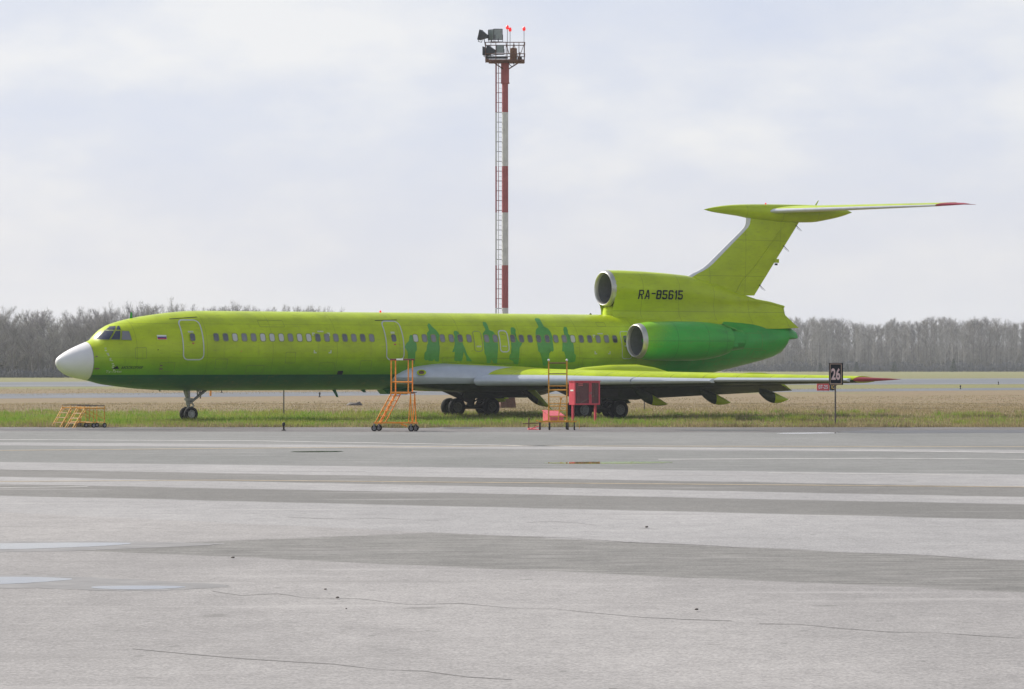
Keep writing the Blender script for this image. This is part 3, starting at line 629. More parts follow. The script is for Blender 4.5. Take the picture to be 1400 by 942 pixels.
def make_wing(side):
    pr=[p for p in WS]
    W_=MB()
    # main box, with the flap bay cut away aft of 74 % chord
    rg=[wing_section(*p,x0=0,x1=.76,side=side) for p in pr]
    W_.rings(rg,cap0=True,cap1=True)
    n=len(rg[0]); half=n//2
    # grey leading edge glove inboard; underside shade put into its colour
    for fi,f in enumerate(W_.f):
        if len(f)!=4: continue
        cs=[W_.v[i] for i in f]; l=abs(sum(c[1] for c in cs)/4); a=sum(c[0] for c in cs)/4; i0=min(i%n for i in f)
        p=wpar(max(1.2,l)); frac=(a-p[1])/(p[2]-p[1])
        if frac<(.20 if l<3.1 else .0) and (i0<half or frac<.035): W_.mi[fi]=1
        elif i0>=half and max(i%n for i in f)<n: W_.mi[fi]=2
    wing=W_.build('wing',[M_WING,M_SLAT,M_SHADE],jet,True)
    # slats, drooped and slid forward
    for l0,l1,dz,df in ((3.05,9.35,-.02,.30),(9.40,12.55,-.02,.28),(12.68,17.85,.03,.24)):
        rg=[]
        for k in range(9):
            l=l0+(l1-l0)*k/8; p=wpar(l); ch=p[2]-p[1]; t_=p[4]; sc=.62+.55*(1-(l-3)/15)
            sec=[]; 
            for (u,v) in ((.62,.40),(.40,.42),(.16,.30),(.03,.12),(-.02,-.05),(.02,-.24),(.10,-.36),(.24,-.42),(.34,-.38),(.30,-.15),(.42,.12),(.60,.34)):
                sec.append((p[1]-df+u*sc,-side*l,1.97+dz+v*.57*sc*(1-.45*max(0,min(1,(l-6)/7)))-.045))
            rg.append(sec)
        MB().rings(rg,cap0=True,cap1=True).build('slat',M_SLAT,wing,True)
    # flaps: inner and outer, lowered; aileron neutral
    for nm,l0,l1,droop,ln in (('flap',2.1,4.75,38,.24),('flap',6.1,13.4,27,.24),('aileron',13.55,17.7,0,.24)):
        rg=[]
        for k in range(7):
            l=l0+(l1-l0)*k/6; p=wpar(l); ch=p[2]-p[1]; h0=p[1]+ch*.755; zh=p[3]+(p[6]-p[3])*.755+.02; c_=ch*(ln if nm=='aileron' else (.27 if l0>5 else .235)); a_=R(droop)
            sec=[]
            for u,v in ((0,0),(.05,.05),(.3,.075),(1,0),(.3,-.04),(.05,-.045)):
                sec.append((h0+(.0 if nm=='aileron' else .10)+c_*(u*math.cos(a_)+v*math.sin(a_)),-side*l,zh-(0 if nm=='aileron' else .10)+c_*(-u*math.sin(a_)+v*math.cos(a_))))
            rg.append(sec)
        q=MB().rings(rg,cap0=True,cap1=True)
        for fi,f in enumerate(q.f):
            i0=sorted(i%6 for i in f)
            if len(f)==4 and i0 in ([3,4],): q.mi[fi]=1
        for fi,f in enumerate(q.f):
            if len(f)==4 and sum(1 for i in f if i%6 in (3,4,5))>=4: q.mi[fi]=1
        q.build(nm,[M_WING,M_SHADE],wing,True)  # lower faces take the painted underside shade
    # canoe fairings of the flap tracks, tilted down with the flaps
    for l,ta,tz,L_ in ((3.6,29.0,.42,1.7),(7.8,28.75,.66,1.85),(10.6,30.55,.76,1.75),(13.0,32.25,.92,1.65)):
        rg=[]; p=wpar(l); a0=ta-L_; z0=1.52
        for k in range(9):
            t=k/8; a=a0+L_*t; zt=z0+(tz+.10-z0)*t**1.15; d_=.50*math.sin(math.pi*min(1,.12+t*.86))**.8*(1-t*.30); wd=.15*math.sin(math.pi*min(.97,.1+t*.86))**.6
            rg.append([(a,-side*l+wd*math.sin(x_),zt-d_*.5+d_*.62*math.cos(x_)) for x_ in [2*math.pi*i/10 for i in range(10)]])
        tf=MB().rings(rg[4:],cap0=True,cap1=True).build('flap_track_fairing',M_LIME,wing,True)
        MB().rings(rg[:5],cap0=True).build('flap_track_fairing',M_SHADE,wing,True)  # front half darkened by colour to stand in for the wing's shadow
    # fence on the upper surface and the red wing tip
    p=wpar(12.4); MB().rings([[(a,-side*12.4+o_,z) for z in (2.05,zt)] for o_ in (-.02,.02) for a,zt in ((29.4,2.1),(29.9,2.24),(30.5,2.29),(31.1,2.28),(31.9,2.20),(32.2,2.02))],close=False).build('wing_fence',M_LIME,wing)
    p=wpar(17.95)
    rg=[wing_section(l,LE,TE,zc,u_,u_*.9,zc,side=side) for l,LE,TE,zc,u_ in ((18.0,p[1]-.05,p[2],1.97,.115),(18.35,p[1]+.45,p[2]+.35,1.97,.085),(18.6,p[1]+1.25,p[2]+.55,1.98,.05),(18.66,p[2]+.1,p[2]+.75,1.98,.02))]
    MB().rings(rg,cap0=True,cap1=True).build('wing_tip',M_REDTIP,wing,True)
    if side==1:
        o=MB().lathe([(0,.20),(-.04,.19),(-.05,.14),(-.02,.12)],'x',(0,0,0),16,sx=1.2,sy=.75).lathe([(-.02,.12),(.02,.0)],'x',(0,0,0),16,m=1,sx=1.2,sy=.75).build('landing_light',[M_LIME,M_RUST],wing,True,loc=(18.10,-2.27,2.28)); o.rotation_euler=(0,R(12),R(52))
    # gear pod
    pod=MB().lathe([(22.9,.02),(23.3,.24),(24.2,.50),(25.5,.74),(27.0,.86),(28.5,.88),(29.6,.72),(30.6,.46),(31.4,.20),(31.8,.03)],'x',(0,-side*5.35,1.80),22,cap0=True,cap1=True,sx=.85)
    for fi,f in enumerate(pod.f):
        if sum(pod.v[i][2] for i in f)/len(f)<1.8: pod.mi[fi]=1  # lower half of the pod takes the painted shade tone
    pod.build('gear_pod',[M_LIME,M_SHADE],wing,True)
    return wing
wn=make_wing(1); wf=make_wing(-1)

# --- wheels and gear
def wheel_mesh(r,wd,hubm,name):
    m=MB(); h=wd/2; rh=r*.56
    m.lathe([(-h*.75,rh),(-h,rh*1.12),(-h*.98,r*.86),(-h*.72,r*.975),(-h*.3,r),(h*.3,r),(h*.72,r*.975),(h*.98,r*.86),(h,rh*1.12),(h*.75,rh)],'y',n=28)
    for s_ in (-1,1): m.lathe([(s_*h*.75,rh),(s_*h*.82,rh*.93),(s_*h*.45,rh*.8),(s_*h*.40,rh*.45),(s_*h*.78,rh*.40),(s_*h*.80,rh*.15),(s_*h*.7,.001)],'y',n=20,m=1)
    for s_ in (-1,1):
        for i in range(8):
            t=2*math.pi*i/8; m.tube((rh*.62*math.cos(t),s_*h*.40,rh*.62*math.sin(t)),(rh*.62*math.cos(t),s_*h*.50,rh*.62*math.sin(t)),rh*.08,n=5,m=2)
    return m.mesh(name,[M_TYRE,hubm,M_BLACK],True)
wmN=wheel_mesh(.335,.22,M_HUB,'wheel'); wmM=wheel_mesh(.465,.30,M_HUBD,'wheel')
m=MB(); c0=(6.75,0,.335)
m.tube((6.68,0,1.75),(6.72,0,.75),.13,.11,12); m.tube((6.72,0,.9),(6.75,0,.33),.075,n=12); m.tube((6.75,-.34,.335),(6.75,.34,.335),.06,n=10)
m.tube((6.55,-.22,1.6),(6.7,-.05,.95),.04); m.tube((6.55,.22,1.6),(6.7,.05,.95),.04)
m.path([(6.8,.0,.62),(7.02,0,.72),(6.84,0,.95)],.035); m.box((6.74,0,1.02),(.3,.34,.12))
gn=m.build('nose_landing_gear',M_STRUT,jet,True)
MB().tube((6.78,-.05,.82),(7.75,-.12,1.55),.045).tube((6.78,.05,.82),(7.75,.12,1.55),.045).tube((7.3,-.1,1.2),(7.2,-.1,1.5),.03).tube((7.2,0,1.15),(7.2,.0,1.5),.03).build('drag_brace',M_STRUT,gn,True)
for s_ in (-1,1):
    inst('wheel',wmN,gn,(6.75,s_*.26,.335))
for side in (1,-1):
    y=-side*5.98; ac=25.85 if side==1 else 25.55
    m=MB(); m.tube((ac-1.2,y,.47),(ac+1.2,y,.47),.12,n=12); m.tube((ac+.02,y,.5),(ac+.1,y+side*.25,1.75),.17,.20,12); m.tube((ac,y,.52),(ac+.05,y,1.1),.21,.19,12)
    for d_ in (-1.03,1.03): m.tube((ac+d_,y-.5,.465),(ac+d_,y+.5,.465),.075,n=10)
    m.tube((ac-.9,y,.6),(ac-.05,y,1.35),.05); m.path([(ac+.25,y,.75),(ac+.62,y,.95),(ac+.2,y,1.25)],.045); m.box((ac+.15,y+side*.2,1.30),(1.9,.75,.38))
    m.tube((ac+.5,y,.95),(ac+.85,y,.86),.06)
    gm=m.build('main_landing_gear',M_STRD,jet,True)
    m=MB().tube((ac-2.0,y+side*.3,1.55),(ac-.1,y,.75),.075)
    m.box((ac-1.05,y+side*.32,1.10),(2.15,.05,.26),rot=Matrix.Rotation(R(22),3,'Y')); m.build('drag_brace',M_STRD,gm,True)
    for d_ in (-1.03,1.03):
        for o_ in (-.40,.40): inst('wheel',wmM,gm,(ac+d_,y+o_,.465))
    MB().box((ac+.3,y+side*.95,1.15),(2.4,.04,.5),rot=Matrix.Rotation(R(-side*14),3,'X')).box((ac+.3,y-side*.05,1.18),(2.2,.04,.30)).build('gear_door',M_SHADE,gm)

# --- engines
def intake(parent,c,r,a0,depth,sy=1.0):
    cx,cy,cz=c
    MB().lathe([(a0+.25,r*.995),(a0+.16,r*.975),(a0+.08,r*.95),(a0+.01,r*.91),(a0,r*.885),(a0+.02,r*.86),(a0+.09,r*.835),(a0+.2,r*.825)],'x',(0,cy,cz),48).build('intake_lip',M_LIP,parent,True)
    MB().lathe([(a0+.2,r*.825),(a0+.7,r*.80),(a0+1.4,r*.80),(a0+depth,r*.80)],'x',(0,cy,cz),36).build('intake_duct',M_DUCT,parent,True)
    f=MB(); R_=r*.80; ax=a0+depth-.12
    f.lathe([(a0+depth-.02,R_),(a0+depth,.02)],'x',(0,cy,cz),30,m=1,cap1=True)
    f.lathe([(ax-.30,.005),(ax-.22,.09),(ax-.05,.18),(ax+.05,.2)],'x',(0,cy,cz),16,m=0,cap0=True)
    for i in range(24):
        t=2*math.pi*i/24; u=Vector((0,math.cos(t),math.sin(t))); v=Vector((0,-math.sin(t),math.cos(t))); o=Vector((0,cy,cz))
        p=[Vector((ax,0,0))+o+u*.19+v*.02,Vector((ax+.08,0,0))+o+u*.19-v*.03,Vector((ax+.03,0,0))+o+u*R_*.98-v*.10,Vector((ax-.03,0,0))+o+u*R_*.98]
        f.add(p,[(0,1,2,3)],0)
    f.build('fan',[M_BLADE,M_DARK],parent)
for side in (1,-1):
    cy=-side*2.92; cz=3.86
    n_=36; rg=[]
    prof=[(30.75,1.0,0),(31.3,.99*1.02,0),(32.2,1.03,0),(33.5,1.03,.0),(34.4,.97,.02),(35.1,.86,.05),(35.6,.74,.08)]
    for a,r_,dz in [(30.22,.90,0),(30.4,.94,0)]+prof:
        rg.append([(a,cy+r_*.97*math.sin(2*math.pi*i/n_),cz+dz+r_*.97*math.cos(2*math.pi*i/n_)) for i in range(n_)])
    m=MB().rings(rg); m.rings([rg[-1],[(35.5,cy+(p[1]-cy)*.9,cz+(p[2]-cz)*.9) for p in rg[-1]],[(34.6,cy+(p[1]-cy)*.7,cz+(p[2]-cz)*.7) for p in rg[-1]]],m=1,cap1=True)
    na=m.build('engine_nacelle',[M_NAC,M_DARK],jet,True)
    intake(na,(0,cy,cz),.90,30.0,1.5)
    # pylon joining nacelle and hull, with stepped tail fairing
    MB().rings([[(a,-side*1.3,cz+.05-h_),(a,-side*2.6,cz+.05-h_*.8),(a,-side*2.6,cz+.05+h_*.8),(a,-side*1.3,cz+.05+h_)] for a,h_ in ((30.9,.10),(31.6,.26),(34,.30),(35.6,.22),(36.6,.05))],cap0=True,cap1=True).build('pylon',M_GREEN,na,True)
    # thrust reverser pieces at the tail of the nacelle
    MB().rings([[(a,cy+r_*math.sin(t),cz+.08+r_*math.cos(t)) for t in [R(-35+150*i/12)*(side) for i in range(13)]] for a,r_ in ((35.3,.80),(35.75,.70),(36.05,.60))],close=False).build('reverser_bucket',M_NAC,na,True)
    MB().box((36.0,cy-side*.48,cz+.02),(.75,.22,.20),taper=.7).box((35.6,cy-side*.55,cz-.18),(.55,.16,.18)).build('reverser_linkage',M_GREEN,na)
    MB().lathe([(35.2,.60),(36.0,.55),(36.5,.48)],'x',(0,cy,cz+.08),24).lathe([(36.45,.44),(35.6,.40),(35.3,.0)],'x',(0,cy,cz+.08),24,m=1).build('exhaust_nozzle',[M_GREEN,M_DARK],na,True)

# centre engine: dorsal intake, spine and tail pipe
def dorsal_section(a,top,rz,hw,nw,zb=4.55,aend=None):
    zc=top-rz; pts=[]
    for i in range(0,9): t=R(i*15); pts.append((hw*math.sin(t),zc+rz*math.cos(t)))
    zl=pts[-1][1]; zn=min(5.45,zl-.05)
    pts.append((max(nw,min(pts[-1][0],nw+.05)),zn)); pts.append((nw+.04,5.25)); pts.append((nw+.22,5.02)); pts.append((nw+.55,zb))
    full=[(x,z) for x,z in pts]+[(-x,z) for x,z in pts[::-1]][:-1]
    return [((a if aend is None else aend(z)),y,z) for y,z in full]
DS=[(30.17,7.50,.94,.94,.50),(31.0,7.505,.955,.95,.56),(32.3,7.47,.96,.94,.66),(33.7,7.40,.95,.88,.72),(35.0,7.30,.90,.78,.70),(36.2,7.05,.80,.64,.60),(37.4,6.72,.65,.52,.52),(38.6,6.35,.30,.40,.44),(39.4,6.13,.14,.33,.42),(40.3,6.0,.11,.29,.40)]
rg=[dorsal_section(*q) for q in DS]
def aend(z):
    P=[(4.4,41.62),(4.74,41.58),(5.15,41.12),(5.45,41.0),(5.79,41.19),(6.2,41.3)]
    for (z0,a0),(z1,a1) in zip(P,P[1:]):
        if z<=z1: return a0+(a1-a0)*max(0,(z-z0)/(z1-z0))
    return 41.3
rg.append(dorsal_section(41.1,5.80,.10,.25,.36,4.6,aend))
dn_=MB().rings(rg,cap1=True).build('centre_engine_duct',M_FIN,jet,True)
intake(dn_,(0,0,6.555),.945,29.95,2.2)
MB().rings([[(a,y*k,5.02+(z-5.02)*k_) for y,z in ((-.5,4.9),(-.42,5.5),(-.2,5.75),(.2,5.75),(.42,5.5),(.5,4.9))] for a,k,k_ in ((30.05,.45,.75),(30.35,1,1))],cap0=True).build('duct_web',M_LIME,jet,True)
tr=[[(a,w_*math.sin(2*math.pi*i/28),zc+h_*math.cos(2*math.pi*i/28)) for i in range(28)] for a,w_,h_,zc in ((40.3,.88,.72,4.12),(41.0,.76,.68,4.10),(41.5,.60,.58,4.08),(41.85,.46,.42,4.05))]
tp=MB().rings(tr); 
for i,v in enumerate(tp.v):
    if v[2]<4.0 and v[0]>40.9: tp.v[i]=(40.9+(v[0]-40.9)*.12,v[1],v[2])
tp.rings([tr[-1][:],[(41.3,p[1]*.85,4.05+(p[2]-4.05)*.85) for p in tr[-1]]],m=1,cap1=True)
for i,v in enumerate(tp.v):
    if v[2]<4.0 and v[0]>41.1: tp.v[i]=(41.0,v[1],v[2])
tp.build('tail_pipe',[M_GREEN,M_DARK],jet,True)
def dsurf(a,z):
    top=interp([(30.3,7.5),(32.3,7.47),(35,7.3)],a,1); hw=interp([(30.3,.94),(32.3,.94),(33.7,.88),(35,.78)],a,1)
    rz=.95; u=(z-(top-rz))/rz; return hw*math.sqrt(max(0,1-u*u)) if u>0 or True else hw
def oct_(x0,x1,y0,y1,c): return [(x0+c,y0),(x1-c,y0),(x1,y0+c),(x1,y1-c),(x1-c,y1),(x0+c,y1),(x0,y1-c),(x0,y0+c)]
q_=.175
GLY={'8':[oct_(0,.62,0,1,.12),oct_(q_,.62-q_,q_,.44,.04),oct_(q_,.62-q_,.57,1-q_,.04)],
'6':[[(.12,0),(.50,0),(.62,.12),(.62,.45),(.50,.58),(q_,.58),(q_,.81),(q_+.04,1-q_),(.43,1-q_),(.47,.81),(.47,.74),(.62,.74),(.62,.88),(.50,1),(.12,1),(0,.88),(0,.12)],oct_(q_,.62-q_,q_,.45,.04)],
'5':[[(.12,0),(.50,0),(.62,.12),(.62,.46),(.50,.60),(q_,.60),(q_,1-q_),(.60,1-q_),(.60,1),(0,1),(0,.46),(.43,.46),(.47,.42),(.47,.19),(.43,q_),(q_+.04,q_),(q_,.19),(q_,.27),(0,.27),(0,.12)]],
'1':[[(.15,0),(.31,0),(.31,1),(.17,1),(0,.80),(0,.66),(.15,.76)]],
'-':[[(0,.54),(.48,.54),(.48,.68),(0,.68)]],
'R':[[(0,0),(q_,0),(q_,.42),(.28,.42),(.46,0),(.63,0),(.43,.44),(.62,.56),(.62,.88),(.50,1),(0,1)],[(q_,.56),(.43,.56),(.47,.60),(.47,.82),(.43,.86),(q_,.86)]],
'A':[[(0,0),(q_,0),(.20,.24),(.44,.24),(.49,0),(.64,0),(.42,1),(.22,1)],[(.23,.38),(.41,.38),(.32,.80)]]}
def block_text(name,s,a0,a1,z0,z1,m,f,eps,parent):
    x=0; cu=bpy.data.curves.new(name,'CURVE'); cu.dimensions='2D'; cu.fill_mode='BOTH'
    wd=sum(max(p[0] for p in GLY[c][0])+.14 for c in s)-.14; k=(a1-a0)/wd
    for c in s:
        for P in GLY[c]:
            sp=cu.splines.new('POLY'); sp.points.add(len(P)-1); sp.use_cyclic_u=True
            for q,(u,v) in zip(sp.points,P): q.co=(a0+(x+u)*k,z0+v*(z1-z0),0,1)
        x+=max(p[0] for p in GLY[c][0])+.14
    t=bpy.data.objects.new(name,cu); COL.objects.link(t); dg=bpy.context.evaluated_depsgraph_get()
    me=bpy.data.meshes.new_from_object(t.evaluated_get(dg)); bpy.data.objects.remove(t)
    for v in me.vertices: v.co=Vector((v.co.x,0,v.co.y))
    bm=bmesh.new(); bm.from_mesh(me); bmesh.ops.remove_doubles(bm,verts=bm.verts,dist=1e-5); wrap(bm,f,1,.06,eps); bm.to_mesh(me); bm.free(); me.materials.clear(); me.materials.append(m)
    o=bpy.data.objects.new(name,me); COL.objects.link(o); o.parent=parent; return o
block_text('registration_lettering','RA-85615',31.54,34.3,6.02,6.50,M_INK,dsurf,.016,dn_)

# --- fin
FZ=[(5.6,34.4),(6.3,34.45),(7.1,34.8),(7.4,35.37),(7.55,35.75),(7.7,36.06),(7.95,36.42),(8.23,36.75),(9.0,37.66),(9.6,38.38),(9.87,38.68),(10.05,38.80),(10.3,38.84),(10.6,38.85)]
TEz=lambda z:39.23+(z-6.13)*.738
def fin_sec(z,LE,x0,x1,grow=0):
    ch=TEz(z)-LE; th=.040*ch+.03+grow
    fr_=[x0]+[x for x,_ in AFN if x0<x<x1]+[x1]
    def yy(x):
        for (xa,ya),(xb,yb) in zip(AFN,AFN[1:]):
            if xa<=x<=xb: return ya+(yb-ya)*(x-xa)/(xb-xa)
        return 0
    return [(LE+ch*x,-th*yy(x),z) for x in fr_]+[(LE+ch*x,th*yy(x),z) for x in fr_[::-1]]
fin=MB().rings([fin_sec(z,LE,.055,.72) for z,LE in FZ],cap0=True,cap1=True).build('fin',M_FIN,jet,True)
MB().rings([fin_sec(z,LE,0,.062,.004) for z,LE in FZ if z>=7.1],cap0=True,cap1=True).build('leading_edge',M_LEG,fin,True)
MB().rings([fin_sec(z,LE,.725,1) for z,LE in FZ if z>=6.1],cap0=True,cap1=True).build('rudder',M_FIN,fin,True)
for z,d_ in ((10.05,.0),(8.95,.0),(6.85,.0)):
    a=TEz(z); MB().tube((a-.1,-.03,z+.02),(a+.30,-.03,z-.28),.025,.006,5).tube((a,.0,z-.12),(a+.26,0,z-.30),.012,.004,4).build('static_wick',M_INK,fin)
z=8.15; MB().box((TEz(z)+.05,0,z),(.30,.12,.20)).box((TEz(z)+.05,0,z-.18),(.14,.08,.10),m=1).build('rudder_bracket',[M_LIME,M_INK],fin)
BP=[(36.15,10.76,10.76,.01),(36.6,10.87,10.66,.13),(37.44,11.0,10.56,.27),(38.4,11.08,10.46,.36),(39.5,11.12,10.28,.41),(41,11.15,10.20,.42),(43.0,11.17,10.24,.40),(44.2,11.14,10.42,.32),(45.1,11.02,10.62,.19),(45.6,10.90,10.78,.07),(45.75,10.84,10.83,.005)]
bl=[]
for k in range(41):
    a=36.15+9.6*k/40; t,b,w_=(interp(BP,a,i) for i in (1,2,3)); bl.append([(a,w_*math.sin(2*math.pi*i/20),(t+b)/2+(t-b)/2*math.cos(2*math.pi*i/20)) for i in range(20)])
bul=MB().rings(bl,cap0=True,cap1=True).build('tail_bullet_fairing',M_FIN,jet,True)
MB().lathe([(0,.04),(.06,.04),(.1,.0)],'z',(40.1,0,11.12),8).build('beacon',M_BEAC,bul); blade('antenna',43.25,11.1,.32,.12,.25,m=M_LIME)
for side in (1,-1):
    SS=[(.1,39.85,44.4,10.73,.19,.17,11.12),(.4,40.1,44.5,10.74,.19,.17,11.13),(2,41.85,45.45,10.80,.16,.14,11.13),(4,44.05,46.65,10.88,.12,.11,11.15),(6.2,46.5,47.95,10.96,.08,.07,11.17)]
    q=MB().rings([wing_section(*p,x0=0,x1=.76,side=side) for p in SS],cap0=True,cap1=True)
    n=len(wing_section(*SS[0],x0=0,x1=.76)); 
    for fi,f in enumerate(q.f):
        ii=sorted(set(i%n for i in f))
        if len(f)==4 and (ii[0]<4 and ii[1]<5 or ii[0]>=n-5 or ii==[0,n-1]): q.mi[fi]=1
    sb=q.build('tailplane',[M_FIN,M_LEG],jet,True)
    MB().rings([wing_section(*p,x0=.77,x1=1,side=side) for p in SS[1:]],cap0=True,cap1=True).build('elevator',M_FIN,sb,True)
    MB().rings([wing_section(*p,side=side) for p in ((6.22,46.5,48.0,10.97,.08,.07,11.15),(6.5,46.95,48.2,10.98,.06,.05,11.13),(6.72,47.7,48.4,11.02,.02,.02,11.08))],cap0=True,cap1=True).tube((47.9,-side*6.6,11.06),(48.8,-side*6.7,11.05),.03,.008,6).build('tailplane_tip',M_REDTIP,sb,True)

# ---------------------------------------------------------------- floodlight mast
MZ=210.0; ms=FPX/MZ
mx_=(690.5-700)/ms
mast=empty('floodlight_mast',(mx_,MZ,0),0,'tall red and white banded floodlight mast with ladder and railed platform behind the aircraft','mast')
hz_=lambda y:EYE+(YH-y)/ms
bands=[(0,3.0,0),(3.0,6.43,1),(6.43,9.28,0),(9.28,12.8,1),(12.8,15.9,0),(15.9,19.5,1),(19.5,22.8,0)]
for z0,z1,k in bands:
    MB().tube((0,0,z0),(0,0,z1),.245-.001*z0,.245-.001*z1,n=8).build('mast_section',[M_MASTR,M_MASTW][k],mast,True)
MB().box((0,0,22.1),(.54,.5,1.35)).box((.27,0,21.45),(.05,.2,.1)).build('mast_sleeve',M_MASTR,mast)
for z0,z1,k in bands:
    MB().box((-.60,-.05,(z0+z1)/2),(.10,.07,z1-z0)).box((-.44,-.05,(z0+z1)/2),(.045,.05,z1-z0)).build('ladder_rail',[M_MASTR,M_MASTW][k],mast)
rm=[MB().tube((-.60,-.05,0),(-.2,-.05,0),.022,n=5).mesh('rung',m_) for m_ in (M_RUST,M_STEEL)]
rt=MB().tube((-.44,-.02,0),(-.2,-.02,0),.011,n=4).mesh('thin_rung',M_STEEL)
z=.5; i=0
while z<22.7:
    k=[b for b in bands if b[0]<=z<b[1]][0][2]; inst('rung',rm[k],mast,(0,0,z)); inst('thin_rung',rt,mast,(0,0,z+.3)); z+=.655
PX=lambda x:(x-690.5)/ms
pf=MB().box(((PX(668)+PX(717))/2,0,22.90),(PX(717)-PX(668),2.0,.10)).box((PX(666),0,22.95),(.25,2.0,.05))
pf.tube((-.9,-.9,22.85),(0,-.1,22.3),.04).tube((1.1,-.9,22.85),(.1,-.1,22.3),.04)
pf.build('platform',M_RUST,mast)
rl=MB()
for z_ in (24.08,23.32):
    rl.path([(PX(664),-1,z_),(PX(717.5),-1,z_),(PX(717.5),1,z_),(PX(664),1,z_),(PX(664),-1,z_)],.028)
for x in (664,678,692,702.5,709.5,717):
    for y in (-1,1): rl.tube((PX(x),y,22.9),(PX(x),y,24.1),.026,n=6)
rl.tube((PX(717),-1,24.05),(PX(709.5),-1,23.0),.022).tube((PX(702.5),-1,24.0),(PX(697),-1,22.95),.022).tube((PX(702.5),-1,24.0),(PX(709),-1,22.95),.022).tube((PX(692),-1,24.0),(PX(696),-1,23.3),.03)
rl.build('railing',M_RUST,mast)
def flood(x,y,wd,ht,yaw,depth,front=-1,tilt=0,glass=True):
    f=MB(); h,d_=wd/2,depth
    base=[(-h,0,-ht/2),(h,0,-ht/2),(h,0,ht/2),(-h,0,ht/2)]; bk=[(p[0]*.35,d_,p[2]*.35) for p in base]
    f.add(base+bk,[(0,1,5,4),(1,2,6,5),(2,3,7,6),(3,0,4,7),(4,5,6,7)],0)
    for p,q in zip(base,base[1:]+base[:1]): f.tube(p,q,.022,n=4)
    f.box((0,d_*.98,0),(wd*.4,.16,ht*.35)); f.path([(-h-.03,.1,0),(-h-.03,.1,-ht/2-.12),(h+.03,.1,-ht/2-.12),(h+.03,.1,0)],.02)
    o=f.build('floodlight',M_LAMPB,mast,loc=(PX(x),-.7,hz_(y))); o.rotation_euler=(R(tilt),0,R(yaw))
    MB().box((0,-.004,0),(wd*.96,.015,ht*.96)).build('lamp_glass',M_LAMPG,o)
flood(681,48.2,.58,.72,4,.34); flood(671.3,48.8,.46,.68,-38,.32); flood(683.8,68,.50,.50,2,.3)
flood(656.5,49,.55,.66,-112,.52,tilt=-14); flood(661.5,71,.45,.55,-108,.40); flood(667,70,.45,.62,-116,.52,tilt=-10)
MB().tube((-1.3,-.7,23.2),(-.1,-.7,23.35),.035).tube((-.9,-.7,24.1),(-.3,-.7,24.12),.04).tube((-.9,-.7,24.1),(-.9,-.7,24.4),.03).tube((-.45,-.7,24.1),(-.45,-.7,24.35),.03).tube((-1.45,-.7,24.6),(-1.2,-.7,23.3),.03).box((-.55,-.6,23.1),(1.5,.3,.14)).build('lamp_bracket',M_LAMPB,mast)
for x,y in ((693.7,39),(697.4,42),(716.4,41),(671,41.2)):
    s_=MB().tube((0,0,23.0),(0,0,hz_(y)-.12),.022,n=6).build('beacon_post',M_STEEL,mast,loc=(PX(x),-.95 if x!=671 else .9,0))
    MB().lathe([(hz_(y)-.14,.07),(hz_(y)-.08,.10),(hz_(y)+.02,.105),(hz_(y)+.10,.075),(hz_(y)+.15,.0)],'z',n=12,cap0=True).build('beacon',M_BEAC,s_,True)
MB().lathe([(22.95,.24),(23.75,.24),(23.8,.05)],'z',(PX(702),-.2,0),16,cap1=True).build('drum',mat('brown_drum',(.20,.10,.045),.6,var=.3,scale=4),mast,True)
MB().box((PX(710.5),-.3,23.08),(.3,.3,.25)).tube((PX(709),-.3,23.1),(PX(711),-.3,23.5),.03).build('junction_box',M_BLACK,mast)
MB().path([(PX(695),-.5,22.82),(PX(697),-.5,22.62),(PX(700.5),-.5,22.48),(PX(702.8),-.5,22.62),(PX(702),-.5,22.82)],.025).build('cable_loop',M_BLACK,mast)

# ---------------------------------------------------------------- ground equipment
def wheel_small(r,wd,name='wheel'):
    m=MB(); h=wd/2; rh=r*.6
    m.lathe([(-h*.8,rh),(-h,r*.8),(-h*.7,r),(h*.7,r),(h,r*.8),(h*.8,rh)],'y',n=18)
    for s_ in (-1,1): m.lathe([(s_*h*.8,rh),(s_*h*.5,rh*.8),(s_*h*.7,rh*.3),(s_*h*.8,.001)],'y',n=12,m=1)
    return m.mesh(name,[M_TYRE,M_STEEL],True)
# tall orange stairs
T=empty('aircraft_access_stand',(-4.84,126.1,0),R(-14),'bright orange wheeled maintenance stand with maroon and white top rail beneath the second door','access stand')
W_=.62
for v in (0,W_):
    MB().path([(-.66,v,.36),(0,v,1.52)],.028).path([(-.42,v,.36),(.22,v,1.52)],.024).path([(0,v,1.52),(0,v,2.86)],.028).path([(.71,v,1.52),(.71,v,2.86)],.026).path([(0,v,1.98),(.71,v,1.98)],.022).path([(.80,v,1.52),(.86,v,.36)],.026).path([(.72,v,.36),(.80,v,1.50)],.02).build('side_frame',M_ORANGE,T)
    MB().tube((-.04,v,2.88),(.22,v,2.88),.034).tube((.50,v,2.88),(.80,v,2.88),.034).tube((.22,v,2.88),(.50,v,2.88),.036,m=1).build('top_rail',[M_MAROON,M_WHITE],T)
MB().box((.38,W_/2,1.545),(.84,W_+.06,.07)).box((.83,W_/2,1.56),(.12,W_,.03),m=1).build('platform',[M_ORANGE,M_BLACK],T)
tm=MB().box((0,W_/2,0),(.17,W_,.035)).mesh('tread',M_ORANGE)
for k in range(5): inst('tread',tm,T,(-.46+.19*k*.66+.02,0,.62+.2*k*1.0))
m=MB()
for v in (0,W_): m.box((.10,v,.345),(1.65,.05,.05))
for u_ in (-.62,.84): m.box((u_,W_/2,.33),(.16,W_+.1,.07))
MB().tube((-.03,0,2.86),(-.03,W_,2.86),.025).build('end_rail',M_ORANGE,T)
m.box((.52,0,.26),(.3,.05,.06),rot=Matrix.Rotation(R(20),3,'Y')); m.build('base_frame',M_ORANGE,T)
ws=wheel_small(.125,.07)
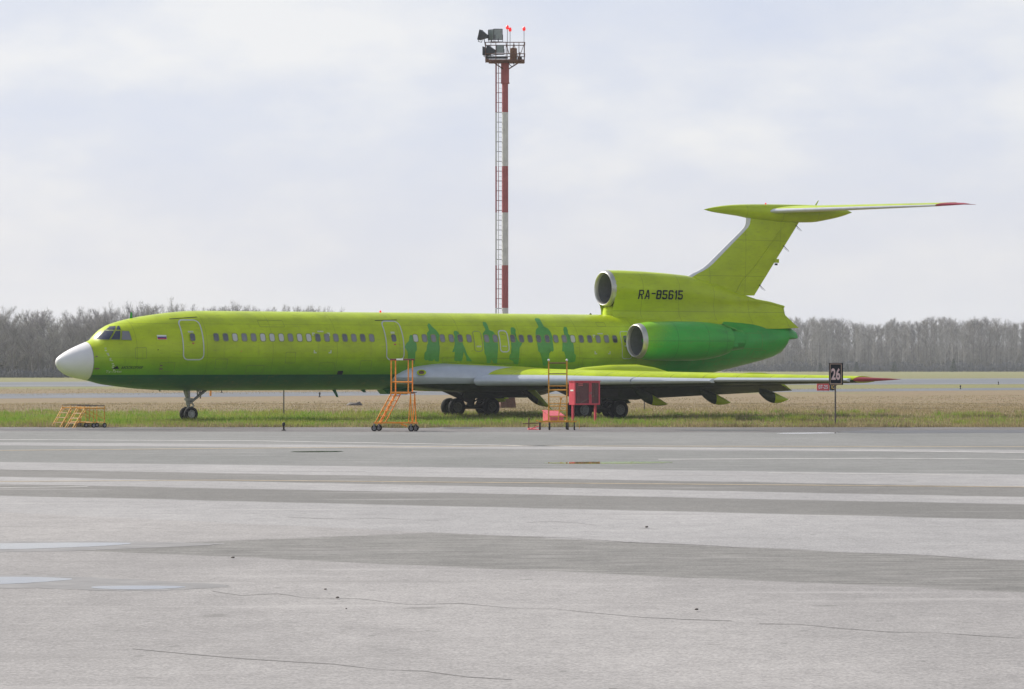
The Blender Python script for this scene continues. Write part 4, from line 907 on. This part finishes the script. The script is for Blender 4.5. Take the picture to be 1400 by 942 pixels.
for u_ in (-.70,.84):
    for v in (-.02,W_+.02):
        inst('wheel',ws,T,(u_,v,.125)); MB().box((u_,v+.05,.22),(.05,.02,.18)).box((u_,v-.05,.22),(.05,.02,.18)).build('caster_fork',M_STEEL,T)
# pair of low ochre steps
def low_steps(loc,label,rz):
    T=empty('low_step_stand',loc,rz,label,'step stand','low ochre step stands at the left of the apron edge')
    w_,Lp,H_=.60,1.0,.82
    for v in (0,w_):
        MB().path([(0,v,H_),(-.58,v,.0)],.022,n=4).path([(.10,v,H_),(-.48,v,.0)],.014,n=4).build('stringer',M_OCHD,T)
        MB().path([(Lp,v,H_),(Lp,v,.20)],.020).path([(.45,v,H_),(.45,v,.20)],.016).path([(0,v,H_),(Lp,v,H_)],.026,n=4).path([(.1,v,H_-.04),(Lp,v,.36)],.013).path([(-.40,v,.22),(Lp,v,.22)],.014).path([(0,v,H_),(0,v,H_+.12)],.014).path([(Lp,v,H_),(Lp,v,H_+.12)],.014).build('side_frame',M_OCHRE,T)
        MB().tube((0,v,H_+.12),(Lp,v,H_+.12),.018).build('hand_rail',M_POLE,T)
    MB().box((Lp/2,w_/2,H_+.015),(Lp,w_,.03)).build('platform',M_OCHD,T)
    t_=MB().box((0,w_/2,0),(.17,w_,.03)).mesh('tread',M_TREAD)
    for k in (1,2,3): inst('tread',t_,T,(-.58*(1-k*.25)+.06,0,H_*k*.25))
    MB().tube((Lp,0,.22),(Lp,w_,.22),.016).tube((.45,0,.22),(.45,w_,.22),.016).build('axle_bar',M_OCHRE,T)
    wm=wheel_small(.10,.06)
    for u_,v in ((Lp,0),(Lp,w_),(.45,0),(.45,w_)): inst('wheel',wm,T,(u_,v,.10))
    return T
x0,y0=gp(115.5,585)
low_steps((x0,y0,0),'ochre low step stand set in front, its pale treads facing the apron',R(40))
x0,y0=gp(97,584)
low_steps((x0,y0,0),'ochre low step stand farthest left, half behind its twin',R(46))
# tall narrow ochre ladder trolley
x0,y0=gp(751,588); sc_=FPX/y0
T=empty('ladder_trolley',(x0,y0,0),0,'tall narrow rusty ochre ladder trolley with white knobs left of the red cabinet','ladder trolley')
X=lambda px:(px-751)/sc_
Zf=lambda py:(588-py)/sc_
for px in (750.2,775):
    m=MB().box((X(px),0,(Zf(492.5)+.35)/2),(.055,.05,Zf(492.5)-.35)); m.box((X(px),0,1.9),(.075,.07,.06)); m.build('stile',M_OCHRE,T)
    MB().lathe([(0,.03),(.03,.05),(.07,.04),(.09,0)],'z',(X(px),0,Zf(493.5)),10).build('knob',M_WHITE,T,True)
    MB().tube((X(px),0,1.85),(X(px)+(.02),1.0,.35),.024).build('rear_leg',M_OCHRE,T)
for py,r_,m_ in ((496.3,.022,M_MAROON),(511,.02,M_RUST),(527.7,.016,M_OCHRE),(533.2,.03,M_OCHRE),(542.6,.015,M_OCHRE),(551.5,.015,M_OCHRE),(555.2,.018,M_OCHRE),(561,.014,M_OCHRE),(569.5,.014,M_OCHRE)):
    MB().tube((X(750.2),0,Zf(py)),(X(775),0,Zf(py)),r_,n=6).build('rung',m_,T)
MB().tube((X(767),-.06,Zf(544)),(X(763),-.06,Zf(575)),.025).box((X(767),-.06,Zf(545)),(.10,.04,.08)).build('brake_lever',M_OCHRE,T)
MB().box((X(762.6),0,.35),(X(788.7)-X(736.6),.07,.06)).box((X(762.6),1.0,.35),(X(780)-X(745),.07,.06)).box((X(752),.5,.35),(.06,1.0,.05)).box((X(774),.5,.35),(.06,1.0,.05)).tube((X(736),0,.38),(X(733),0,.38),.03).tube((X(792),0,.36),(X(792),0,.05),.012).tube((X(788),0,.38),(X(792),0,.38),.012).build('base_frame',M_OCHRE,T)
wm=wheel_small(.09,.055)
for px,y_ in ((738,0),(751,0),(776.5,0),(785.2,0),(752,1.0),(775,1.0)):
    o=inst('wheel',wm,T,(X(px),y_,.09),R(84)); MB().box((X(px),y_,.24),(.06,.06,.16)).build('caster_fork',M_STRD,T)
# red cabinet on legs
x0,y0=gp(787,578.5)
T=empty('fire_cabinet',(x0-.05,y0,0),R(-30+60),'red glazed fire cabinet on two legs in front of the main wheels','cabinet')
cw,cdp,z0,z1=1.36,.50,.83,1.90
MB().box((cw/2,cdp-.015,(z0+z1)/2),(cw,.03,z1-z0)).box((.015,cdp/2,(z0+z1)/2),(.03,cdp-.06,z1-z0-.006)).box((cw-.015,cdp/2,(z0+z1)/2),(.03,cdp-.06,z1-z0-.006)).box((cw/2,cdp/2,z0+.012),(cw-.06,cdp-.06,.03)).box((cw/2,cdp/2-.02,z1+.015),(cw+.06,cdp+.06,.03)).build('cabinet_body',M_CABR,T)
MB().box((-.006,cdp*.45,z0+.66),(.008,.26,.07)).build('white_label_plate',M_WHITE,T)
for a0,a1 in ((.0,.84),(.85,cw)):
    d=MB(); t_=.065
    d.box(((a0+a1)/2,.015,z1-t_/2),(a1-a0,.03,t_)).box(((a0+a1)/2,.015,z0+t_/2),(a1-a0,.03,t_)).box((a0+t_/2,.015,(z0+z1)/2),(t_,.03,z1-z0-2*t_)).box((a1-t_/2,.015,(z0+z1)/2),(t_,.03,z1-z0-2*t_))
    d=d.build('cabinet_door',M_CABR,T)
    MB().box(((a0+a1)/2,.017,(z0+z1)/2),(a1-a0-2*t_,.006,z1-z0-2*t_)).build('pane',mat('smoky_glass',(.14,.07,.08),.08,alpha=.42,coat=.4),d)
    MB().box((a1-.03 if a0==0 else a0+.03,-.012,(z0+z1)/2),(.02,.025,.12)).build('handle',M_STEEL,d)
MB().box((.33,.012,z1-.10),(.24,.006,.03)).box((.33,.012,z1-.17),(.24,.006,.03)).build('notice',M_PINK,T)
for a in (.06,cw-.10):
    MB().box((a,.25,z0/2),(.09,.08,z0)).build('leg',M_CABR,T)
cabM=T.matrix_basis
def inside(name,label,cat,mb,mats):
    o=mb.build(name,mats,None,loc=T.location,rz=T.rotation_euler.z); return tag(o,label,cat)
inside('fire_extinguisher','red fire extinguisher standing inside the glazed cabinet','fire extinguisher',MB().lathe([(z0+.03,.09),(z0+.45,.09),(z0+.52,.04),(z0+.58,.03),(z0+.6,0)],'z',(.30,.24,0),14).tube((.30,.24,z0+.56),(.40,.24,z0+.56),.015).path([(.36,.24,z0+.55),(.44,.22,z0+.4),(.42,.22,z0+.2)],.014),M_RED)
inside('shovel','shovel with pale shaft lying slantwise inside the glazed cabinet','shovel',MB().tube((.35,.15,z0+.06),(1.15,.18,z0+.42),.018).box((.25,.15,z0+.07),(.22,.03,.10),m=1),[M_TREAD,M_STEEL])
# red sand box with sloping lid
x0,y0=gp(752,581.5)
T=empty('sand_box',(x0,y0,0),R(30),'bleached red sand box with sloping lid behind the ladder trolley','sand box')
bw,bd=.70,.62
P=[(0,0,0),(bw,0,0),(bw,bd,0),(0,bd,0),(0,0,.40),(bw,0,.40),(bw,bd,.62),(0,bd,.62)]
MB().add(P,[(0,3,2,1),(0,1,5,4),(1,2,6,5),(2,3,7,6),(3,0,4,7),(4,5,6,7)]).build('box_body',M_PINK,T)
MB().add([(x+(-.03 if x==0 else .03),y+(-.04 if y==0 else .03),z+o_) for o_ in (.004,.035) for x,y,z in ((0,0,.395),(bw,0,.395),(bw,bd,.63),(0,bd,.63))],[(0,3,2,1),(0,1,5,4),(1,2,6,5),(2,3,7,6),(3,0,4,7),(4,5,6,7)]).build('lid',M_PINK,T)
# small pink wheel chock stand with rusty cross bar
x0,y0=gp(723,587.6); s2=FPX/y0
T=empty('tow_bar_stand',(x0,y0,0),R(8),'small rusty cross shaped stand on a flat pink base left of the ladder trolley','stand')
MB().tube((0,0,.03),(0,0,.50),.028).tube((-.26,0,.25),(.52,.05,.28),.022).tube((.50,.05,.0),(.50,.05,.30),.012).build('cross_bar',M_RUST,T)
MB().rings([[(-.05,-.15,0),(.50,-.12,0),(.46,.2,0),(-.02,.22,0)],[(-.03,-.12,.05),(.46,-.08,.02),(.40,.16,.03),(0,.18,.10)]],cap0=True,cap1=True).tube((.1,0,.05),(.45,.04,.16),.02).build('base_plate',M_PINK,T)

# ---------------------------------------------------------------- signs, posts, small airfield items
x0,y0=gp(1142,583); s2=FPX/y0
T=empty('stand_number_sign',(x0,y0,0),0,'black stand number sign reading 26 on a thin pole at right','sign')
MB().tube((0,0,0),(0,0,1.85),.036,n=10).build('pole',M_POLE,T,True)
bx,bz,bw,bh=.02,2.27,.60,.95
MB().box((bx,-.05,bz),(bw,.07,bh)).box((bx+bw/2-.01,-.09,bz),(.03,.02,bh)).build('sign_board',M_INK,T)
t_=.028; q=MB(); ww,hh=bw-.09,bh-.09
q.box((bx-.01,-.092,bz+hh/2),(ww,.012,t_)).box((bx-.01,-.092,bz-hh/2),(ww,.012,t_+.02)).box((bx-.01-ww/2+t_/2,-.092,bz),(t_,.012,hh-t_-.022)).box((bx-.01+ww/2-t_/2,-.092,bz),(t_,.012,hh-t_-.022)); q.build('sign_border',M_TAN,T)
text('numerals','26',bx-.205,bx+.185,bz-.26,bz+.25,M_NUM,parent=T,flat=-.094,bold=.03)
MB().box((0,.0,1.80),(.10,.06,.10)).build('bracket',M_RUST,T)
Ys=308; s2=FPX/Ys; xs=(1125.3-700)/s2
T=empty('runway_designation_sign',(xs,Ys,0),0,'low red holding sign reading 07-25 beside the taxiway','sign')
MB().box((0,0,.42),(1.22,.12,.70)).build('sign_board',M_SIGNR,T)
text('lettering','07-25',-.46,.46,.24,.62,M_WHITE,parent=T,flat=-.066,bold=.02)
MB().box((.92,0,.42),(.56,.12,.66)).build('sign_board',M_INK,T)
MB().box((.86,-.07,.42),(.08,.012,.34)).box((.96,-.07,.29),(.20,.012,.08)).box((1.02,-.07,.55),(.06,.012,.12)).build('yellow_arrow',M_YEL,T)
for a in (-.5,0,.5,.92): MB().box((a,0,.04),(.06,.06,.08)).build('leg',M_STEEL,T)
def post(px,py,h,r_,label,m_=M_POLE,cap=None):
    x,y=gp(px,py); o=MB().tube((0,0,0),(0,0,h),r_,n=8).tube((0,0,h-.04),(0,0,h),r_*1.3,n=8).build('thin_pole',m_,None,True,loc=(x,y,0)); return tag(o,label,'pole')
post(388,569,1.95,.035,'thin dark pole standing in the grass beyond the forward fuselage')
post(881,562,1.4,.035,'thin dark pole seen under the near wing between the flap fairings')
post(274,545,.9,.06,'short black post beyond the nose wheel brace')
post(288,541.5,1.1,.09,'short orange post beyond the taxiway behind the nose gear',M_ORANGE)
def runway_light(px,py,label,s_=1.0):
    x,y=gp(px,py); o=MB().lathe([(0,.12*s_),(.05*s_,.12*s_),(.06*s_,.05*s_),(.25*s_,.05*s_),(.28*s_,.09*s_),(.42*s_,.08*s_),(.47*s_,0)],'z',n=10,cap0=True).build('runway_light',M_BLACK,None,True,loc=(x,y,0)); tag(o,label,'runway light','edge lights along the runway and taxiway')
runway_light(1313,532,'small dark edge light in the green strip far right, left of another',.9); runway_light(1365,526,'small dark edge light at the runway rim, farthest right',.9); runway_light(388,588.8,'small black edge light on the apron rim left of the orange stand',.75)
runway_light(303,537,'small dark edge light behind the nose gear',.9); runway_light(437,543,'small dark edge light on the taxiway rim beneath the forward belly',.9)
x,y=gp(693,558); tag(MB().box((0,0,.35),(1.0,.8,.7),taper=.85).box((-.3,-.42,.33),(.06,.05,.6)).box((.0,-.42,.33),(.06,.05,.6)).box((.3,-.42,.33),(.06,.05,.6)).build('wooden_crate',M_RUST,None,loc=(x,y,0),rz=.2),'weathered brown ribbed crate in the grass beneath the wing root','crate')
x,y=gp(484,554.5); tag(MB().rings([[(a,w_*math.sin(t),.02+h_*max(0,math.cos(t))) for t in [2*math.pi*i/10 for i in range(10)]] for a,w_,h_ in ((-.5,.05,.04),(-.25,.3,.2),(.1,.35,.16),(.35,.2,.26),(.55,.05,.05))],cap0=True,cap1=True).build('debris_lump',M_POLE,None,True,loc=(x,y,0)),'dark lump of debris lying in the grass beyond the fuselage','debris')
def stone(px,py,r_,label):
    x,y=gp(px,py); m=MB(); pr=[(-.5*r_,.1*r_),(-.4*r_,.8*r_),(0,1.0*r_),(.35*r_,.7*r_),(.5*r_,.1*r_)]
    m.lathe(pr,'z',(0,0,.5*r_),8,cap0=True,cap1=True); m.v=[(a*random.uniform(.8,1.2),b*random.uniform(.8,1.2),c_) for a,b,c_ in m.v]
    o=m.build('stone',M_POLE,None,loc=(x,y,.02)); tag(o,label,'stone','loose stones on the apron')
stone(318.5,765,.026,'small dark stone on the dark paving wedge right of the puddles'); stone(445,808.5,.018,'tiny dark stone left of its neighbour in mid apron'); stone(461.5,820,.020,'tiny dark stone just right of and nearer than its neighbour'); stone(952,836.5,.022,'small dark stone above the long crack at right of centre'); stone(884,723,.03,'small dark stone on the pale lane right of centre'); stone(473.5,835,.012,'speck of dark stone nearest the viewer among three')

# ---------------------------------------------------------------- woods
M_TRB=mat('pale_birch_bark',(.42,.40,.38),.8,var=.3,scale=.8,stretch=(1,1,3))
M_TRG=mat('grey_brown_bark',(.17,.155,.15),.9,var=.3,scale=1.2)
def twigmat(name,a,b):
    g=G_(name,.9,0); oi=N(g.t,'ShaderNodeObjectInfo'); c=g.mix(oi.outputs['Random'],a,b); f=g.noise(.8,3)
    return g.out(g.mix(1,c,g.ramp(f,.3,.7,.7,1.35,False),'MULTIPLY'))
M_TWB=twigmat('birch_twigs',(.265,.25,.26),(.325,.305,.28))
M_TWG=twigmat('bare_twigs',(.285,.27,.27),(.345,.33,.29))
M_BUSH=twigmat('dark_undergrowth',(.095,.10,.115),(.12,.12,.125))
M_PINE=mat('pine_needles',(.035,.055,.035),.9,var=.3,scale=2)
def tri_mesh(name,V_,m_):
    n=len(V_)//3; me=bpy.data.meshes.new(name); me.vertices.add(3*n); me.vertices.foreach_set('co',np.asarray(V_,dtype=np.float32).reshape(-1))
    me.loops.add(3*n); me.loops.foreach_set('vertex_index',np.arange(3*n,dtype=np.int32)); me.polygons.add(n)
    me.polygons.foreach_set('loop_start',np.arange(0,3*n,3,dtype=np.int32)); me.polygons.foreach_set('loop_total',np.full(n,3,dtype=np.int32))
    me.materials.append(m_); me.update(calc_edges=True); return me
def twigs(rs,pts,dirs,n,ln,wd,spread):
    idx=rs.integers(0,len(pts),n); p=pts[idx]+rs.normal(0,spread,(n,3)); d=dirs[idx]*.7+rs.normal(0,.55,(n,3)); d[:,2]+=.25
    d/=np.linalg.norm(d,axis=1)[:,None]; l=rs.uniform(.5,1.3,n)*ln
    s=np.cross(d,rs.normal(0,1,(n,3))); s/=np.linalg.norm(s,axis=1)[:,None]+1e-6
    w_=wd*rs.uniform(.6,1.4,n)[:,None]
    V_=np.stack([p-s*w_,p+s*w_,p+d*l[:,None]],1); return V_.reshape(-1,3)
def make_tree(seed,Ht,kind):
    rs=np.random.default_rng(seed); rn=random.Random(seed); tr=MB(); bi=kind=='birch'
    cw=Ht*(.115 if bi else .26); base=Ht*(.12 if bi else .12)
    tp=[Vector((0,0,0))]; top=Ht*(.93 if bi else .72)
    for i in range(1,7): tp.append(Vector((rn.uniform(-.14,.14)*i*.5,rn.uniform(-.14,.14)*i*.5,top*i/6)))
    r0=Ht*.0095 if bi else Ht*.015
    for i in range(6): tr.tube(tp[i],tp[i+1],r0*(1-i/6.6),r0*(1-(i+1)/6.6),n=5,caps=False)
    lim=[];P_=[];D_=[]
    for i in range(44 if bi else 26):
        t=rn.random()**(.75 if bi else .9); z=base+(top-base)*t; k=min(5,int(z/top*6)); f=(z/top*6)-k; o=tp[k].lerp(tp[k+1],min(1,f)); an=rn.uniform(0,2*math.pi)
        up=rn.uniform(.8,2.0) if bi else rn.uniform(.5,1.6)
        env=(.55+1.1*min(t/.35,1)-.95*max(0,(t-.45)/.55)) if bi else (1.3-.5*t)
        ln=cw*env*rn.uniform(.7,1.3)
        d=Vector((math.cos(an),math.sin(an),up)).normalized(); a=o; rr=r0*.36*(1-t*.5)
        for s_ in range(4):
            d=(d+Vector((rn.uniform(-.25,.25),rn.uniform(-.25,.25),rn.uniform(-.05,.22)))).normalized(); b=a+d*(ln*(1.5 if not bi else 1.25)/4)
            lim.append((a,b,rr*(1-s_/5),rr*(1-(s_+1)/5)))
            for q in range(5):
                e_=a.lerp(b,q/5); P_.append(e_[:]); D_.append(d[:])
            if s_>=1:
                e2=(d+Vector((rn.uniform(-.8,.8),rn.uniform(-.8,.8),rn.uniform(-.1,.5)))).normalized(); b2=a+e2*ln*.38
                lim.append((a,b2,rr*.45,rr*.15))
                for q in range(5): e_=a.lerp(b2,q/5); P_.append(e_[:]); D_.append(e2[:])
            a=b
    for a,b,q,w_ in lim: tr.tube(a,b,max(q,.02),max(w_,.012),n=3,caps=False)
    P_=np.array(P_); D_=np.array(D_)
    V_=twigs(rs,P_,D_,2800 if bi else 4200,Ht*(.045 if bi else .055),.017 if bi else .019,Ht*.012)
    return tr,V_
def tree_set(kind,n,h,barks,tw):
    out=[]
    for i in range(n):
        tr,V_=make_tree(100+i*7+(0 if kind=='birch' else 1000),h,kind)
        out.append(([tr.mesh('trunk',b,True) for b in barks],tri_mesh('crown',V_,tw),tr,V_))
    return out
birch=tree_set('birch',6,17.0,[M_TRB,M_TRG],M_TWB); broad=tree_set('broad',6,12.6,[M_TRG],M_TWG)
def put_tree(name,ts,bk,x,y,sc,label,grp):
    e_=empty(name,(x,y,0),random.uniform(0,6.28),label,'tree',grp); e_.scale=(sc*random.uniform(.9,1.12),sc*random.uniform(.9,1.12),sc)
    inst('trunk',ts[0][bk],e_); inst('crown',ts[1],e_)
rt_=random.Random(11)
for row in range(3):
    x=-112.0+row
    while x<-22:
        y=618+row*9+rt_.uniform(-3,3); edge=1.0 
        px=700+x/y*FPX
        s_=1.02+.05*math.sin(px*.035+1.0)+.04*math.sin(px*.011)+rt_.uniform(-.12,.10)+(.06 if 130<px<330 else 0)
        if 225<px<=450: s_=max(s_,1.07)+.05
        elif px>450: s_=.84+rt_.uniform(-.05,.03)
        put_tree('bare_tree',rt_.choice(broad),0,x,y,s_,'bare grey-brown broad crowned tree in the belt behind the aircraft nose','bare broad trees in the belt at left')
        x+=rt_.uniform(2.4,4.6)
for row in range(3):
    x=78.0+row
    while x<196:
        y=1062+row*14+rt_.uniform(-4,4); px=700+x/y*FPX
        s_=.96+.03*math.sin(px*.03)+rt_.uniform(-.12,.09)+row*.02
        put_tree('birch_tree',rt_.choice(birch),0 if rt_.random()<(.45 if row==0 else .2) else 1,x,y,s_,'slender leafless birch in the forest edge right of the aircraft tail','leafless birches of the forest at right')
        x+=rt_.uniform(1.5,2.7)
def mass(name,ts,n,x0,x1,y0,y1,h,label,seed,keep=1.0,tw=None,trunks=True):
    r=random.Random(seed); rs=np.random.default_rng(seed); A_=[]
    for i in range(n):
        V_=ts[r.randrange(len(ts))][3]; V_=V_.reshape(-1,3,3); k=rs.random(len(V_))<keep; V_=V_[k].reshape(-1,3)*np.array([1,1,1])*h*r.uniform(.88,1.08)
        t=r.uniform(0,6.28); c_,s_=math.cos(t),math.sin(t); X_=V_[:,0]*c_-V_[:,1]*s_+x0+(x1-x0)*(i+r.random())/n; Y_=V_[:,0]*s_+V_[:,1]*c_+r.uniform(y0,y1); A_.append(np.stack([X_,Y_,V_[:,2]],1))
    o=bpy.data.objects.new(name,tri_mesh(name,np.concatenate(A_),tw)); COL.objects.link(o); return tag(o,label,'woodland',None,'stuff')
mass('distant_woodland',birch,120,60,215,1110,1180,1.0,'leafless wood massed behind the birch edge at right',5,.55,M_TWB)
mass('distant_woodland',broad,55,-125,-10,650,690,1.0,'bare wood massed behind the tree belt at left',6,.6,M_TWG)
mass('distant_woodland',birch,70,-60,75,1120,1160,.72,'low bare wood far beyond, mostly hidden by the fuselage',8,.5,M_TWB)
def scrub(name,x0,x1,y0,y1,h,n,seed,label,m_,hv=.5):
    rs=np.random.default_rng(seed); P_=np.stack([rs.uniform(x0,x1,n),rs.uniform(y0,y1,n),np.zeros(n)],1)
    hh=h*(1-hv+hv*(np.sin(P_[:,0]*.35)*.5+.5+.4*np.sin(P_[:,0]*1.3))); P_[:,2]=rs.uniform(0,1,n)*np.abs(hh)
    V_=twigs(rs,P_,np.tile(np.array([0,0,1.0]),(n,1)),n,h*.5,.07,.2)
    o=bpy.data.objects.new(name,tri_mesh(name,V_,m_)); COL.objects.link(o); return tag(o,label,'undergrowth',None,'stuff')
scrub('undergrowth',-125,-25,604,614,1.5,24000,21,'dark low scrub along the foot of the tree belt at left',M_BUSH)
scrub('undergrowth',70,215,1095,1125,7.5,90000,24,'dense leafless thicket filling the birch forest between its trunks',M_TWB,.15)
scrub('undergrowth',-125,-15,645,665,6.0,80000,25,'dense leafless thicket filling the tree belt at left',M_TWG,.15)
scrub('undergrowth',70,215,1046,1056,2.6,30000,22,'dark low scrub along the foot of the birch forest at right',M_BUSH)
scrub('undergrowth',-70,80,1090,1110,3.0,16000,23,'dark low scrub of the far wood beyond the fuselage',M_BUSH)
def pine(px,py,h,label):
    x,y=gp(px,py); e_=empty('young_pine',(x,y,0),0,label,'pine','young pines before the birch forest')
    rs=np.random.default_rng(int(px)); n=1500; t=rs.random(n)**1.3; r_=(1-t)*h*.36*rs.uniform(.3,1,n); an=rs.uniform(0,6.28,n)
    P_=np.stack([r_*np.cos(an),r_*np.sin(an),.25+t*h*.95],1); D_=np.stack([np.cos(an),np.sin(an),-.1+0*an],1)
    inst('crown',tri_mesh('crown',twigs(rs,P_,D_,n,.45,.06,.05),M_PINE),e_); MB().tube((0,0,0),(0,0,h*.9),.09,.02,5).build('trunk',M_TRG,e_)
pine(1121.5,508.6,2.6,'leftmost small dark pine, just left of the number sign'); pine(1158,508.6,2.2,'smallest dark pine, just right of the number sign'); pine(1171,508.8,3.0,'round dark pine second right of the number sign'); pine(1223,508.8,3.2,'dark pine amid dark scrub in the middle of the forest edge'); pine(1303.5,508.8,3.9,'tallest dark young pine, farthest right before the forest')

tf_=bpy.data.objects.new('grass_tufts',tri_mesh('grass_tufts',tuft_mesh(),M_GG)); COL.objects.link(tf_); tag(tf_,'taller green tufts scattered through the grass','grass',None,'stuff')
# ---------------------------------------------------------------- air
hb=MB().box((0,900,16.5),(1100,1900,35)).build('haze',None)
hm_=bpy.data.materials.new('haze_air'); hm_.use_nodes=True; t=hm_.node_tree; t.nodes.clear()
pv=N(t,'ShaderNodeVolumePrincipled'); pv.inputs['Color'].default_value=(.86,.91,1,1); pv.inputs['Density'].default_value=.00015; pv.inputs['Anisotropy'].default_value=.2
t.links.new(pv.outputs[0],N(t,'ShaderNodeOutputMaterial').inputs['Volume'])
hb.data.materials.clear(); hb.data.materials.append(hm_); tag(hb,'thin pale spring haze over the airfield','haze',None,'stuff')
